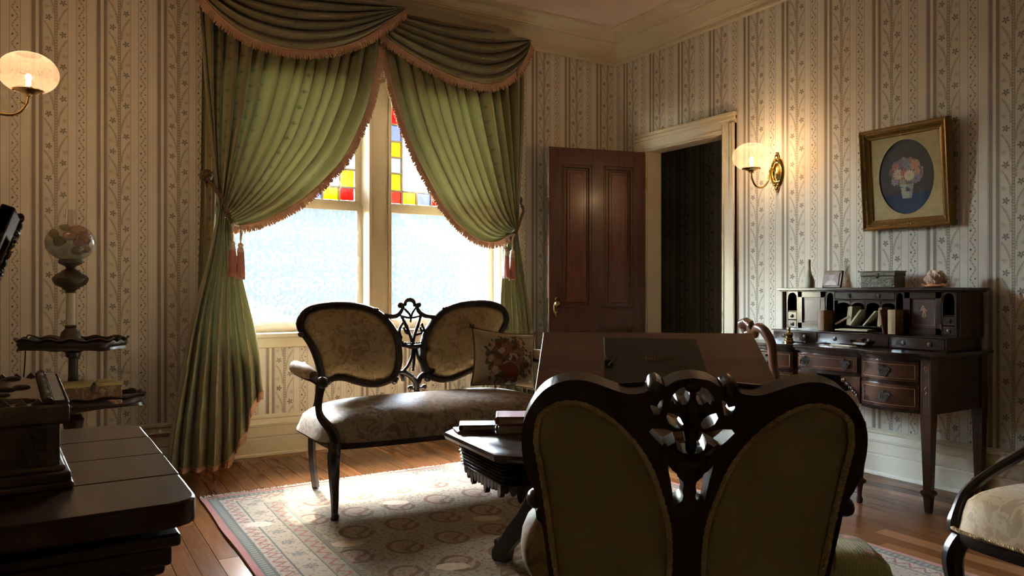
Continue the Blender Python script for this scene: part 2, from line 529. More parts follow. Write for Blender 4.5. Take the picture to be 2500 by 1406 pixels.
def rug_mat():
    m = Mat('rug_pile'); x, y, _ = m.xyz('Object')       # origin at the far left corner, x across, -y towards the near end
    W, L = 2.38, 3.6
    dxr = (W - x); d0 = x.min(dxr)
    dy = (y * -1.0).min(y + L)
    d = d0.min(dy)
    # coordinate running along the nearest edge
    along = d0.lt(dy) * y + (1.0 - d0.lt(dy)) * x
    n1 = m.noise(m.vec(x, y), 55.0, 3.0); n2 = m.noise(m.vec(x, y), 150.0, 2.0); n3 = m.noise(m.vec(x, y), 24.0, 2.0)
    ivory = (0.31, 0.272, 0.20); brown = (0.145, 0.075, 0.042); red = (0.30, 0.085, 0.055); teal = (0.10, 0.125, 0.105); pink = (0.42, 0.165, 0.13); tan = (0.36, 0.285, 0.19)
    speck = n1.gt(0.565)
    c = m.mix(speck * 0.85, ivory, (0.10, 0.092, 0.062))
    c = m.mix(n3.gt(0.60) * n2.gt(0.5) * 0.7, c, (0.27, 0.10, 0.07))
    # boteh lattice
    row = (y + 0.525) / -0.295
    ri = row.floor(); ry = (row.fract() - 0.5) * -0.295
    shift = (ri * 0.5).fract() * 2.0 * 0.1125
    col = (x - 0.30 + shift) / 0.225
    rx = (col.fract() - 0.5) * 0.225
    inx = rx * 0.91 - ry * 0.20; iny = ry + rx * 0.35
    ex = (inx + 0.010) / 0.074; ey = (iny - 0.002) / 0.100
    er = (ex * ex + ey * ey).sqrt(); ang = ey.atan2(ex)
    ringw = er.between(0.76, 1.0) * ((ang - 0.6).abs().gt(0.50))
    # hooked tip and inner curl
    sx = inx - ((iny * 36.0).sin() * 0.024) - 0.016
    scurl = sx.abs().lt(0.0110) * iny.abs().lt(0.078) * inx.gt(-0.04)
    inner = er.lt(0.66)
    ring2 = er.between(0.60, 0.66)
    c = m.mix(inner * n2.gt(0.53) * 0.65, c, red)
    c = m.mix(ring2 * 0.7, c, tan)
    c = m.mix(ringw.max(scurl), c, brown)
    # borders from the inside out
    saw = ((along / 0.062).fract() - 0.5).abs()
    def band(a, b): return d.between(a, b)
    k = (d - 0.275) / 0.05
    c = m.mix(band(0.345, 0.366), c, teal)
    c = m.mix(band(0.345, 0.366) * ((along / 0.018).fract().gt(0.5)) * 0.7, c, tan)
    c = m.mix(band(0.270, 0.345), c, ivory)
    wav = (along * 74.0).sin() * 0.020 + 0.306
    c = m.mix(band(0.270, 0.345) * (d - wav).abs().lt(0.0085) * 0.9, c, red)
    c = m.mix(band(0.270, 0.345) * n1.gt(0.60) * 0.8, c, teal)
    c = m.mix(d.near(0.268, 0.003).max(d.near(0.345, 0.0025)), c, teal)
    c = m.mix(band(0.155, 0.265), c, (0.40, 0.345, 0.25))
    ft = ((along / 0.17).fract() - 0.5) * 0.17; fd = d - 0.212
    fr = (ft * ft + fd * fd).sqrt(); fa = fd.atan2(ft)
    flower = fr.lt(((fa * 3.0).cos().abs() * 0.6 + 0.4) * 0.034)
    c = m.mix(band(0.155, 0.265) * flower * n2.gt(0.46) * 0.85, c, teal)
    c = m.mix(band(0.155, 0.265) * n1.gt(0.60) * 0.8, c, brown)
    c = m.mix(d.near(0.155, 0.004), c, teal)
    c = m.mix(band(0.082, 0.150), c, (0.42, 0.36, 0.27))
    zz = (d - 0.094) / 0.045
    c = m.mix(band(0.082, 0.150) * (zz - saw * 2.0).abs().lt(0.17), c, red)
    c = m.mix(band(0.082, 0.150) * n1.gt(0.58) * 0.8, c, brown)
    c = m.mix(band(0.030, 0.080), c, teal)
    key = ((along / 0.026).fract().gt(0.45)) * band(0.040, 0.068)
    c = m.mix(key * 0.75, c, (0.34, 0.31, 0.23))
    c = m.mix(band(-1.0, 0.030), c, pink)
    pile = m.noise(m.vec(x, y), 700.0, 2.0)
    return m.done(m.bsdf(c, 0.95, 0.0, m.bump(pile, 0.5, 0.004), 0.1, 0.0, 0.3))

def floral_cushion():
    m = Mat('needlepoint_roses'); x, y, z = m.xyz('Object')   # cushion local: x across, z up
    w = m.noise(m.vec(x, z), 14.0, 2.0)
    r = ((x * x) + (z + 0.02) * (z + 0.02) * 1.1).sqrt() + (w - 0.5) * 0.13
    w5 = m.noise(m.vec(x, z), 45.0, 2.0)
    xw = x + (w5 - 0.5) * 0.05; zw = z + (w - 0.5) * 0.05
    vd = m.voronoi(m.vec(xw, zw), 30.0); vc = m.voronoi(m.vec(xw, zw), 30.0, 'Color')
    sep = m.n('SeparateColor'); m.t.links.new(vc, sep.inputs[0]); h = S(m.t, sep.outputs[0])
    petals = m.ramp(h, [(0.0, (0.14, 0.045, 0.032)), (0.24, (0.26, 0.105, 0.07)), (0.40, (0.46, 0.37, 0.25)), (0.62, (0.10, 0.085, 0.05)), (0.84, (0.24, 0.15, 0.10))])
    n = petals.node.color_ramp; n.interpolation = 'CONSTANT'
    c = m.mix(r.lt(0.135), (0.42, 0.345, 0.225), petals)
    leaf = r.between(0.12, 0.165) * m.noise(m.vec(x, z), 34.0, 1.0).gt(0.52)
    c = m.mix(leaf, c, (0.11, 0.10, 0.05))
    c = m.mix(vd.between(0.015, 0.03) * r.lt(0.13) * 0.7, c, (0.10, 0.04, 0.03))
    rx = x - 0.01; rz = z + 0.075
    big = (rx * rx + rz * rz * 1.3).sqrt() + (w - 0.5) * 0.03
    c = m.mix(big.lt(0.056), c, (0.19, 0.045, 0.036))
    c = m.mix(((big * 62.0).fract().lt(0.2)) * big.lt(0.06) * 0.6, c, (0.14, 0.03, 0.03))
    st = m.noise(m.vec(x, z), 500.0, 1.0)
    return m.done(m.bsdf(c, 0.9, 0.0, m.bump(st, 0.35, 0.003), 0.2, 0.0, 0.2))

def stool_mat():
    m = Mat('green_needlepoint'); x, y, z = m.xyz('Object')
    w = m.noise(m.vec(x, y), 22.0, 2.0)
    rib = (x * 620.0).sin() * 0.5 + 0.5
    c = m.mix(rib * 0.5, (0.46, 0.45, 0.20), (0.33, 0.32, 0.135))
    def blob(cx, cy, r, col, k=0.02):
        nonlocal c
        dx = x - cx; dy = y - cy
        q = (dx * dx + dy * dy * 1.6).sqrt() + (w - 0.5) * k
        c = m.mix(q.lt(r), c, col)
    for cx, cy in ((-0.02, 0.03), (-0.14, 0.05), (0.09, 0.06), (-0.08, -0.05), (0.12, -0.07)):
        blob(cx, cy, 0.052, (0.24, 0.25, 0.09), 0.11)
        blob(cx, cy, 0.026, (0.50, 0.17, 0.08), 0.03)
        blob(cx, cy, 0.014, (0.58, 0.33, 0.17), 0.02)
    return m.done(m.bsdf(c, 0.9, 0.0, m.bump(rib, 0.25, 0.003), 0.2, 0.0, 0.3))

def painting_mat():
    m = Mat('painted_bouquet'); x, y, z = m.xyz('Object')     # picture local: x across, z up, origin at its centre
    w = m.noise(m.vec(x, z), 26.0, 3.0); w2 = m.noise(m.vec(x, z), 9.0, 2.0)
    c = m.mix((z + 0.10 + (w2 - 0.5) * 0.03).lt(0.0), (0.062, 0.046, 0.040), (0.022, 0.040, 0.095))
    r = ((x * x) * 0.95 + (z - 0.028) * (z - 0.028) * 1.35).sqrt() + (w - 0.5) * 0.055
    xw = x + (w - 0.5) * 0.03; zw = z + (w2 - 0.5) * 0.03
    vc = m.voronoi(m.vec(xw, zw), 34.0, 'Color'); vd = m.voronoi(m.vec(xw, zw), 34.0)
    sep = m.n('SeparateColor'); m.t.links.new(vc, sep.inputs[0]); h = S(m.t, sep.outputs[0])
    pet = m.ramp(h, [(0.0, (0.30, 0.22, 0.26)), (0.2, (0.42, 0.20, 0.14)), (0.4, (0.50, 0.44, 0.33)), (0.58, (0.24, 0.27, 0.28)), (0.72, (0.48, 0.27, 0.18)), (0.88, (0.26, 0.20, 0.26))])
    pet.node.color_ramp.interpolation = 'CONSTANT'
    c = m.mix(r.lt(0.098), c, pet)
    c = m.mix(vd.gt(0.0165) * r.lt(0.098) * 0.6, c, (0.10, 0.08, 0.08))
    for cx, cz, rr, col, k in ((-0.062, 0.062, 0.024, (0.42, 0.20, 0.14), 7.0), (0.000, 0.074, 0.026, (0.22, 0.20, 0.26), 9.0), (0.018, 0.056, 0.024, (0.20, 0.25, 0.27), 8.0), (0.052, 0.064, 0.030, (0.46, 0.23, 0.15), 6.0),
                              (-0.070, -0.022, 0.024, (0.27, 0.22, 0.29), 7.0), (0.056, -0.014, 0.030, (0.24, 0.19, 0.28), 8.0), (0.066, 0.024, 0.020, (0.48, 0.28, 0.18), 6.0), (-0.048, 0.018, 0.032, (0.50, 0.43, 0.31), 11.0),
                              (-0.016, 0.022, 0.020, (0.44, 0.17, 0.13), 5.0), (0.018, 0.006, 0.032, (0.55, 0.49, 0.33), 13.0), (-0.026, -0.028, 0.018, (0.30, 0.30, 0.24), 6.0)):
        dx = x - cx; dz = z - cz
        q = (dx * dx + dz * dz).sqrt(); ph = dz.atan2(dx)
        edge = ((ph * (k / 2.0)).cos().abs() * 0.30 + 0.72) * rr + (w - 0.5) * 0.010
        c = m.mix(q.lt(edge), c, col)
        c = m.mix(q.lt(edge) * (ph * (k / 2.0)).cos().abs().lt(0.32) * 0.55, c, tuple(t * 0.45 for t in col))
        c = m.mix(q.lt(rr * 0.22) * 0.7, c, tuple(t * 0.6 for t in col))
    # vase
    hw = (z + 0.125) * 0.20 + 0.027
    vase = x.abs().lt(hw) * z.between(-0.125, -0.045)
    c = m.mix(vase, c, (0.33, 0.36, 0.30))
    c = m.mix(vase * z.between(-0.085, -0.055) * w.gt(0.45), c, (0.075, 0.095, 0.15))
    c = m.mix(vase * x.gt(0.012) * 0.4, c, (0.16, 0.18, 0.17))
    return m.done(m.bsdf(c, 0.55, 0.0, None, 0.3))

def opal_painted():
    m = Mat('painted_opal_glass'); x, y, z = m.xyz('Object')  # globe local, seen mostly from -y
    w = m.noise(m.vec(x, y, z), 24.0, 2.0)
    c = m.mix(w * 0.4, (0.56, 0.51, 0.40), (0.47, 0.425, 0.32))
    def petal(cx, cz, rx, rz, col, k=0.02):
        nonlocal c
        dx = (x - cx) / rx; dz = (z - cz) / rz
        q = (dx * dx + dz * dz).sqrt() + (w - 0.5) * 0.7
        c = m.mix(q.lt(1.0), c, col); c = m.mix(q.between(0.84, 1.0) * 0.8, c, tuple(t * 0.45 for t in col))
    petal(-0.030, 0.075, 0.026, 0.022, (0.22, 0.215, 0.11))
    petal(-0.058, 0.000, 0.028, 0.026, (0.20, 0.20, 0.09))
    petal(-0.080, 0.040, 0.020, 0.026, (0.26, 0.22, 0.13))
    petal(0.030, 0.060, 0.045, 0.028, (0.46, 0.28, 0.22))
    petal(-0.010, 0.030, 0.036, 0.024, (0.50, 0.32, 0.25))
    petal(0.055, 0.022, 0.034, 0.034, (0.45, 0.26, 0.21))
    petal(0.030, -0.002, 0.030, 0.022, (0.48, 0.29, 0.23))
    petal(0.018, -0.048, 0.026, 0.020, (0.34, 0.26, 0.16))
    petal(0.060, -0.038, 0.022, 0.018, (0.36, 0.24, 0.17))
    g = m.bsdf(c, 0.18, 0.0, None, 0.5)
    return m.done(m.shmix(0.25, g, m.transl((0.5, 0.45, 0.36))))

def frosted_globe():
    m = Mat('etched_globe'); x, y, z = m.xyz('Object')
    w = m.noise(m.vec(x, y, z), 30.0, 2.0, 0.5, 1.5)
    band = z.between(-0.035, 0.045)
    scroll = ((w * 9.0).fract() - 0.5).abs().lt(0.16) * band
    col = m.mix(scroll * 0.6, (0.95, 0.79, 0.74), (0.40, 0.29, 0.24))
    cloth = m.shmix(0.60, m.bsdf(col, 0.25, 0.0, None, 0.5), m.transl(col))
    fac = 0.10 - scroll * 0.045
    return m.done(m.shmix(fac, m.transp((1.0, 0.90, 0.82)), cloth))

def print_paper(name, base, ink, scale=18.0):
    m = Mat(name); v = m.coord('Object')
    w = m.noise(v, scale, 3.0, 0.6, 1.0)
    c = m.mix(w.gt(0.52), base, ink)
    return m.done(m.bsdf(c, 0.6, 0.0, None, 0.3))

def portrait_mat():
    m = Mat('sepia_photograph'); x, y, z = m.xyz('Object')
    hx = x / 0.020; hz = (z - 0.018) / 0.024
    head = (hx * hx + hz * hz).lt(1.0)
    bx = x / 0.046; bz = (z + 0.046) / 0.040
    body = (bx * bx + bz * bz).lt(1.0)
    c = m.mix(body, (0.26, 0.17, 0.12), (0.56, 0.46, 0.37))
    c = m.mix(head, c, (0.42, 0.31, 0.23))
    hx2 = x / 0.022; hz2 = (z - 0.030) / 0.018
    c = m.mix((hx2 * hx2 + hz2 * hz2).lt(1.0) * z.gt(0.026), c, (0.17, 0.11, 0.08))
    return m.done(m.bsdf(c, 0.35, 0.0, None, 0.4))

M = dict(
    wallpaper=wallpaper(),
    trim=paint('cream_paint', (0.70, 0.62, 0.46)),
    ceiling=paint('ceiling_plaster', (0.82, 0.67, 0.60), 0.8),
    mullion=paint('window_paint', (0.45, 0.37, 0.245), 0.45),
    walnut=wood('black_walnut', (0.010, 0.0045, 0.003), (0.030, 0.013, 0.008), 'Z', rough=0.36, coat=0.30),
    rosewood=wood('rosewood', (0.018, 0.006, 0.005), (0.060, 0.022, 0.016), 'Z', rough=0.30, coat=0.45),
    mahogany=wood('mahogany', (0.040, 0.012, 0.006), (0.135, 0.045, 0.022), 'Y', rough=0.30, coat=0.5),
    mahogany_z=wood('mahogany_upright', (0.028, 0.010, 0.006), (0.085, 0.030, 0.017), 'Z', rough=0.30, coat=0.4),
    desk_dark=wood('desk_case', (0.012, 0.0045, 0.003), (0.045, 0.016, 0.010), 'Y', rough=0.22, coat=0.6),
    desk_veneer=wood('desk_veneer', (0.038, 0.012, 0.006), (0.125, 0.044, 0.020), 'Y', rough=0.25, coat=0.6, stretch=5.0),
    door=wood('door_mahogany', (0.050, 0.018, 0.010), (0.130, 0.052, 0.027), 'Z', rough=0.38, coat=0.25),
    door_panel=wood('door_panel_veneer', (0.075, 0.017, 0.008), (0.165, 0.050, 0.021), 'Z', rough=0.34, coat=0.3, stretch=7.0),
    chest=wood('chest_oak', (0.026, 0.012, 0.007), (0.075, 0.036, 0.020), 'X', rough=0.24, coat=0.08, spec=0.35),
    carved=wood('carved_oak', (0.078, 0.048, 0.026), (0.20, 0.13, 0.072), 'X', rough=0.55, coat=0.03, bumps=0.15),
    board=wood('board_cherry', (0.130, 0.056, 0.037), (0.25, 0.108, 0.068), 'X', rough=0.45, coat=0.08, scale=5.0),
    chairwood=wood('carved_cherry', (0.075, 0.024, 0.012), (0.20, 0.075, 0.040), 'Z', rough=0.32, coat=0.4),
    inlay=plain('satinwood_inlay', (0.25, 0.115, 0.045), 0.35),
    brass=plain('polished_brass', (0.62, 0.42, 0.15), 0.22, 1.0),
    oldbrass=plain('aged_brass', (0.30, 0.22, 0.10), 0.34, 1.0),
    bronze=plain('dark_bronze', (0.12, 0.094, 0.066), 0.45, 0.5),
    pull=plain('dark_pull', (0.055, 0.044, 0.034), 0.42, 0.6),
    iron=plain('black_iron', (0.020, 0.018, 0.016), 0.4, 0.6),
    pewter=plain('embossed_pewter', (0.15, 0.135, 0.10), 0.5, 0.35, bumps=1.0, scale=70.0, var=0.5),
    gilt=plain('gilt_frame', (0.31, 0.19, 0.062), 0.36, 0.65, bumps=0.15, var=0.25),
    giltbox=plain('gilt_leather', (0.60, 0.49, 0.20), 0.42, 0.25, var=0.2, scale=20.0),
    mat_board=plain('gold_mat', (0.40, 0.305, 0.135), 0.6, 0.1, var=0.22, scale=30.0),
    brocade=brocade('tan_brocade', (0.48, 0.335, 0.155), (0.33, 0.215, 0.09), 11.0),
    brocade_seat=brocade('seat_brocade', (0.34, 0.265, 0.165), (0.18, 0.125, 0.078), 13.0),
    velvet=plain('olive_velvet', (0.34, 0.27, 0.12), 0.85, spec=0.2, var=0.10, scale=140.0, bumps=0.1),
    rope=plain('gold_cord', (0.52, 0.38, 0.18), 0.6, var=0.25, scale=220.0),
    redvelvet=plain('red_velvet', (0.20, 0.05, 0.032), 0.8, var=0.15),
    silk=silk(), lining=plain('curtain_lining', (0.50, 0.44, 0.27), 0.7, var=0.06),
    fringe=plain('rose_fringe', (0.56, 0.335, 0.225), 0.75, var=0.35, scale=260.0),
    tassel=plain('rose_tassel', (0.40, 0.165, 0.125), 0.7, var=0.3, scale=240.0),
    tassel_head=plain('tassel_knot', (0.52, 0.43, 0.33), 0.7, var=0.2, scale=200.0),
    tiecord=plain('umber_cord', (0.16, 0.105, 0.055), 0.7, var=0.3, scale=240.0),
    lace=lace(), glass=glass_pane('window_glass'),
    g_yellow=glass_pane('yellow_glass', (0.20, 0.125, 0.003), seeds=1), g_red=glass_pane('red_glass', (0.17, 0.012, 0.008), seeds=1),
    g_blue=glass_pane('lavender_glass', (0.070, 0.075, 0.17), seeds=1), g_clear=glass_pane('pale_glass', (0.12, 0.125, 0.13), seeds=1),
    rug=rug_mat(), rugfringe=plain('rug_fringe', (0.50, 0.43, 0.34), 0.9, var=0.25),
    cushion=floral_cushion(), stool=stool_mat(), painting=painting_mat(), opal=opal_painted(), globe=frosted_globe(),
    portrait=portrait_mat(),
    paper=plain('cream_paper', (0.50, 0.435, 0.28), 0.8, var=0.08), paper2=plain('tan_paper', (0.36, 0.245, 0.13), 0.8, var=0.1),
    pages=plain('book_pages', (0.42, 0.345, 0.235), 0.85, var=0.15, scale=180.0),
    book_red=plain('red_cloth', (0.26, 0.055, 0.040), 0.6), book_brown=plain('brown_leather', (0.105, 0.055, 0.035), 0.5), book_grey=plain('grey_leather', (0.13, 0.115, 0.095), 0.5, var=0.25, scale=30.0),
    book_tan=plain('tan_leather', (0.29, 0.155, 0.085), 0.55), album=plain('charcoal_cloth', (0.038, 0.036, 0.032), 0.55),
    porcelain=plain('ivory_porcelain', (0.62, 0.585, 0.45), 0.3, var=0.05), black=plain('dark_recess', (0.012, 0.008, 0.006), 0.7),
    marble=plain('ivory_column', (0.66, 0.60, 0.45), 0.28, var=0.12, scale=18.0),
    shell=plain('shell_ivory', (0.62, 0.46, 0.35), 0.35, bumps=0.8, scale=55.0, var=0.25), shell_pink=plain('shell_pink', (0.66, 0.33, 0.21), 0.3, var=0.15),
    hall_floor=wood('hall_floor', (0.05, 0.025, 0.012), (0.12, 0.06, 0.03), 'Y'),
    outside=plain('dark_blocker', (0.0165, 0.0155, 0.012), 0.9, var=0.06, scale=2.0), lawn=plain('lawn', (0.018, 0.021, 0.015), 0.95, var=0.3, scale=5.0),  # outside: near black for the added wall and sky slab, keeps the view dim
)
def floor_mat():
    m = Mat('fir_planks'); v = m.coord('Object')
    oi = m.n('ObjectInfo'); rnd = S(m.t, oi.outputs['Random'])
    off = m.n('VectorMath'); off.operation = 'MULTIPLY_ADD'
    cmb = m.vec(rnd * 7.0, rnd * 31.0, rnd * 3.0)
    m.t.links.new(v, off.inputs[0]); off.inputs[1].default_value = (16, 1.1, 16); m.t.links.new(cmb, off.inputs[2])
    a = m.noise(off.outputs[0], 2.6, 5.0, 0.62, 0.9); b = m.noise(off.outputs[0], 14.0, 2.0)
    f = a * 0.75 + b * 0.25
    c = m.ramp(f, [(0.26, (0.155, 0.058, 0.020)), (0.5, (0.20, 0.079, 0.027)), (0.76, (0.26, 0.107, 0.038))])
    c2 = m.mix(rnd.gt(0.92) * 0.8, c, (0.29, 0.135, 0.052))
    hsv = m.n('HueSaturation'); m.t.links.new(c2, hsv.inputs['Color']); m.set(hsv.inputs['Value'], rnd * 0.50 + 0.72)
    return m.done(m.bsdf(hsv.outputs[0], 0.22, 0.0, m.bump(f, 0.03, 0.002), 0.20, 0.0, coat_rough=0.12))
M['floor'] = floor_mat()

# ================================================================ THE ROOM
XL, XR, YF, YB, ZC = -0.34, 4.295, -1.7, 5.235, 3.33
TW = 0.22

def uvbox(mb, x0, x1, y0, y1, z0, z1, fu):
    vs = [(x, y, z) for z in (z0, z1) for x, y in ((x0, y0), (x1, y0), (x1, y1), (x0, y1))]
    mb.add(vs, [(3, 2, 1, 0), (4, 5, 6, 7), (0, 1, 5, 4), (1, 2, 6, 5), (2, 3, 7, 6), (3, 0, 4, 7)], [(fu(p), p[2] + 0.03) for p in vs])

def structure(o, label, cat): return tag(o, label, cat, kind='structure')

WX0, WX1, WZ0, WZ1 = 1.00, 3.12, 0.80, 2.80
mb = MB()
fl = lambda p: p[0] - 0.1455 + 3.35
fr = lambda p: p[0] - 3.6255 + 3.35
uvbox(mb, XL - TW, WX0, YB, YB + TW, 0, ZC + 0.1, fl)
uvbox(mb, WX0, WX1, YB, YB + TW, 0, WZ0, fl)
uvbox(mb, WX0, WX1, YB, YB + TW, WZ1, ZC + 0.1, fl)
uvbox(mb, WX1, XR + 0.14, YB, YB + TW, 0, ZC + 0.1, fr)
structure(mb.obj('wall_back', M['wallpaper'], smooth=0), 'striped and sprigged wallpapered wall holding the curtained window', 'wall')

DY0, DY1, DZ = 3.997, 4.83, 2.28
mb = MB()
fy = lambda p: 4.108 - p[1] + 0.1365 + 3.35
uvbox(mb, XR, XR + 0.14, YF - TW, DY0, 0, ZC + 0.1, fy)
uvbox(mb, XR, XR + 0.14, DY0, DY1, DZ, ZC + 0.1, fy)
uvbox(mb, XR, XR + 0.14, DY1, YB, 0, ZC + 0.1, fy)
structure(mb.obj('wall_right', M['wallpaper'], smooth=0), 'striped wallpapered wall with doorway, sconce, picture and writing desk', 'wall')
mb = MB(); uvbox(mb, XL - TW, XL, YF, YB, 0, ZC + 0.1, lambda p: p[1])
structure(mb.obj('wall_left', M['wallpaper'], smooth=0), 'wallpapered wall beside the viewer carrying the nearer glass sconce', 'wall')
mb = MB(); uvbox(mb, XL - TW, XR, YF - TW, YF, 0, ZC + 0.1, lambda p: p[0])
structure(mb.obj('wall_front', M['wallpaper'], smooth=0), 'wallpapered wall behind the viewer, opposite the window', 'wall')
mb = MB(); mb.box(((XL + XR) / 2, (YF + YB) / 2, ZC + 0.06), (XR - XL + 0.3, YB - YF + 0.3, 0.12))
structure(mb.obj('ceiling', M['ceiling'], smooth=0), 'plain rosy white plaster ceiling above the parlor', 'ceiling')

# ---- floor: every plank its own piece
sub = MB(); sub.box(((XL + XR) / 2, (YF + YB) / 2, -0.05), (XR - XL, YB - YF, 0.07))
floor = structure(sub.obj('floor', M['black'], smooth=0), 'reddish brown fir plank floor of the parlor', 'floor')
PW = 0.0855
def plank_mesh(w, l):
    m = MB(); e = 0.0012
    a, b = w / 2 - 0.0006, l / 2 - 0.0006
    vs = [(-a, -b, -0.02), (a, -b, -0.02), (a, b, -0.02), (-a, b, -0.02), (-a, -b, -e), (a, -b, -e), (a, b, -e), (-a, b, -e),
          (-a + e, -b + e, 0), (a - e, -b + e, 0), (a - e, b - e, 0), (-a + e, b - e, 0)]
    fs = [(0, 1, 5, 4), (1, 2, 6, 5), (2, 3, 7, 6), (3, 0, 4, 7), (4, 5, 9, 8), (5, 6, 10, 9), (6, 7, 11, 10), (7, 4, 8, 11), (8, 9, 10, 11)]
    m.add(vs, fs); return m.mesh('plank', 0)
_pm = {}
def plank(x, y, w, l, rz=0.0):
    k = (round(w, 4), round(l, 3))
    if k not in _pm: _pm[k] = plank_mesh(w, l); _pm[k].materials.append(M['floor'])
    o = bpy.data.objects.new('plank', _pm[k]); COL.objects.link(o); o.parent = floor
    o.location = (x, y, 0); o.rotation_euler = (0, 0, rz)
ncol = int((XR - XL) / PW)
y_end = YB - 0.125
rnd = random.Random(3)
for i in range(ncol + 1):
    x = XL + PW * (i + 0.5)
    if x > XR: break
    y = y_end
    first = True
    while y > YF + 0.01:
        l = rnd.choice((1.2, 1.5, 1.8, 2.1, 2.4)) * (rnd.choice((0.4, 0.7, 1.0)) if first else 1.0)
        first = False
        if y - l < YF + 0.6: l = y - YF
        plank(x, y - l / 2, PW, round(l, 3)); y -= l
for x0, x1 in ((XL, 1.2), (1.2, 2.9), (2.9, XR)):
    plank((x0 + x1) / 2, YB - 0.0625, 0.125, round(x1 - x0, 3), R(90))

# ---- crown moulding
CROWN = [(0, 3.085), (.018, 3.085), (.023, 3.093), (.023, 3.102), (.016, 3.112), (.016, 3.128), (.028, 3.133), (.030, 3.142), (.040, 3.148), (.040, 3.158),
         (.046, 3.176), (.060, 3.203), (.085, 3.225), (.112, 3.236), (.118, 3.236), (.118, 3.246), (.132, 3.250), (.138, 3.262), (.146, 3.262), (.156, 3.284),
         (.180, 3.304), (.212, 3.316), (.230, 3.320), (.230, 3.332), (0, 3.332)]
mb = MB(); n = len(CROWN); vs = []; fs = []
for o_, z in CROWN:
    vs += [(XL + o_, YF + o_, z), (XR - o_, YF + o_, z), (XR - o_, YB - o_, z), (XL + o_, YB - o_, z)]
for i in range(n - 1):
    for k in range(4): fs.append((i * 4 + k, i * 4 + (k + 1) % 4, (i + 1) * 4 + (k + 1) % 4, (i + 1) * 4 + k))
mb.add(vs, fs)
structure(mb.obj('trim_1', M['trim'], smooth=30), 'cream coved crown moulding running around the top of the walls', 'moulding')

# ---- baseboards
BASE = [(0, 0), (.034, 0), (.034, .010), (.030, .018), (.024, .021), (.023, .116), (.017, .120), (.017, .127), (.022, .131), (.021, .196), (.027, .200), (.029, .214),
        (.022, .226), (.018, .246), (.023, .254), (.022, .266), (.010, .276), (0, .276)]
def base_run(name, segs, label):
    mb = MB()
    for axis, c, sgn, a, b in segs:
        vs = []; m = len(BASE)
        for t in (a, b):
            for o_, z in BASE: vs.append((t, c + sgn * o_, z) if axis == 'X' else (c + sgn * o_, t, z))
        fs = [(i, (i + 1) % m, m + (i + 1) % m, m + i) for i in range(m)] + [tuple(range(m)), tuple(range(2 * m - 1, m - 1, -1))]
        mb.add(vs, fs)
    structure(mb.obj(name, M['trim'], smooth=30), label, 'baseboard')
base_run('baseboard_back', [('X', YB, -1, XL, XR)], 'tall cream moulded baseboard under the curtained window')
base_run('baseboard_right', [('Y', XR, -1, YF, DY0 - 0.137), ('Y', XR, -1, DY1 + 0.137, YB)], 'tall cream moulded baseboard behind the writing desk')
base_run('baseboard_left', [('Y', XL, 1, YF, YB)], 'tall cream moulded baseboard beside the viewer')

# ---- windows
MX0, MX1 = 1.978, 2.152
wb = MB()
wb.box(((MX0 + MX1) / 2, YB + 0.075, (WZ0 + WZ1) / 2), (MX1 - MX0, 0.19, WZ1 - WZ0))
wb.box((MX0 + 0.012, YB - 0.028, (WZ0 + WZ1) / 2), (0.024, 0.016, WZ1 - WZ0)); wb.box((MX1 - 0.012, YB - 0.028, (WZ0 + WZ1) / 2), (0.024, 0.016, WZ1 - WZ0))
structure(wb.obj('trim_2', M['mullion'], bevel=0.004), 'wide tan painted mullion post between the two window lights', 'mullion')
wb = thing('trim_3', 'cream window casing with sill around the pair of window lights', 'window casing', kind='structure')
for nm, c, d in (('jamb', (WX0 + 0.015, YB + 0.10, 1.80), (0.03, 0.20, 2.0)), ('jamb', (WX1 - 0.015, YB + 0.10, 1.80), (0.03, 0.20, 2.0)), ('head_jamb', (2.06, YB + 0.10, WZ1 - 0.015), (2.12, 0.20, 0.03)),
                 ('side_casing', (WX0 - 0.045, YB - 0.012, 1.80), (0.12, 0.024, 2.0)), ('side_casing', (WX1 + 0.045, YB - 0.012, 1.80), (0.12, 0.024, 2.0)), ('head_casing', (2.06, YB - 0.014, WZ1 + 0.05), (2.34, 0.028, 0.13)),
                 ('sill', (2.06, YB + 0.04, WZ0 + 0.008), (2.36, 0.19, 0.03)), ('apron', (2.06, YB - 0.011, WZ0 - 0.042), (2.30, 0.022, 0.07))):
    q = MB(); q.box(c, d); q.obj(nm, M['trim'], wb, bevel=0.006)

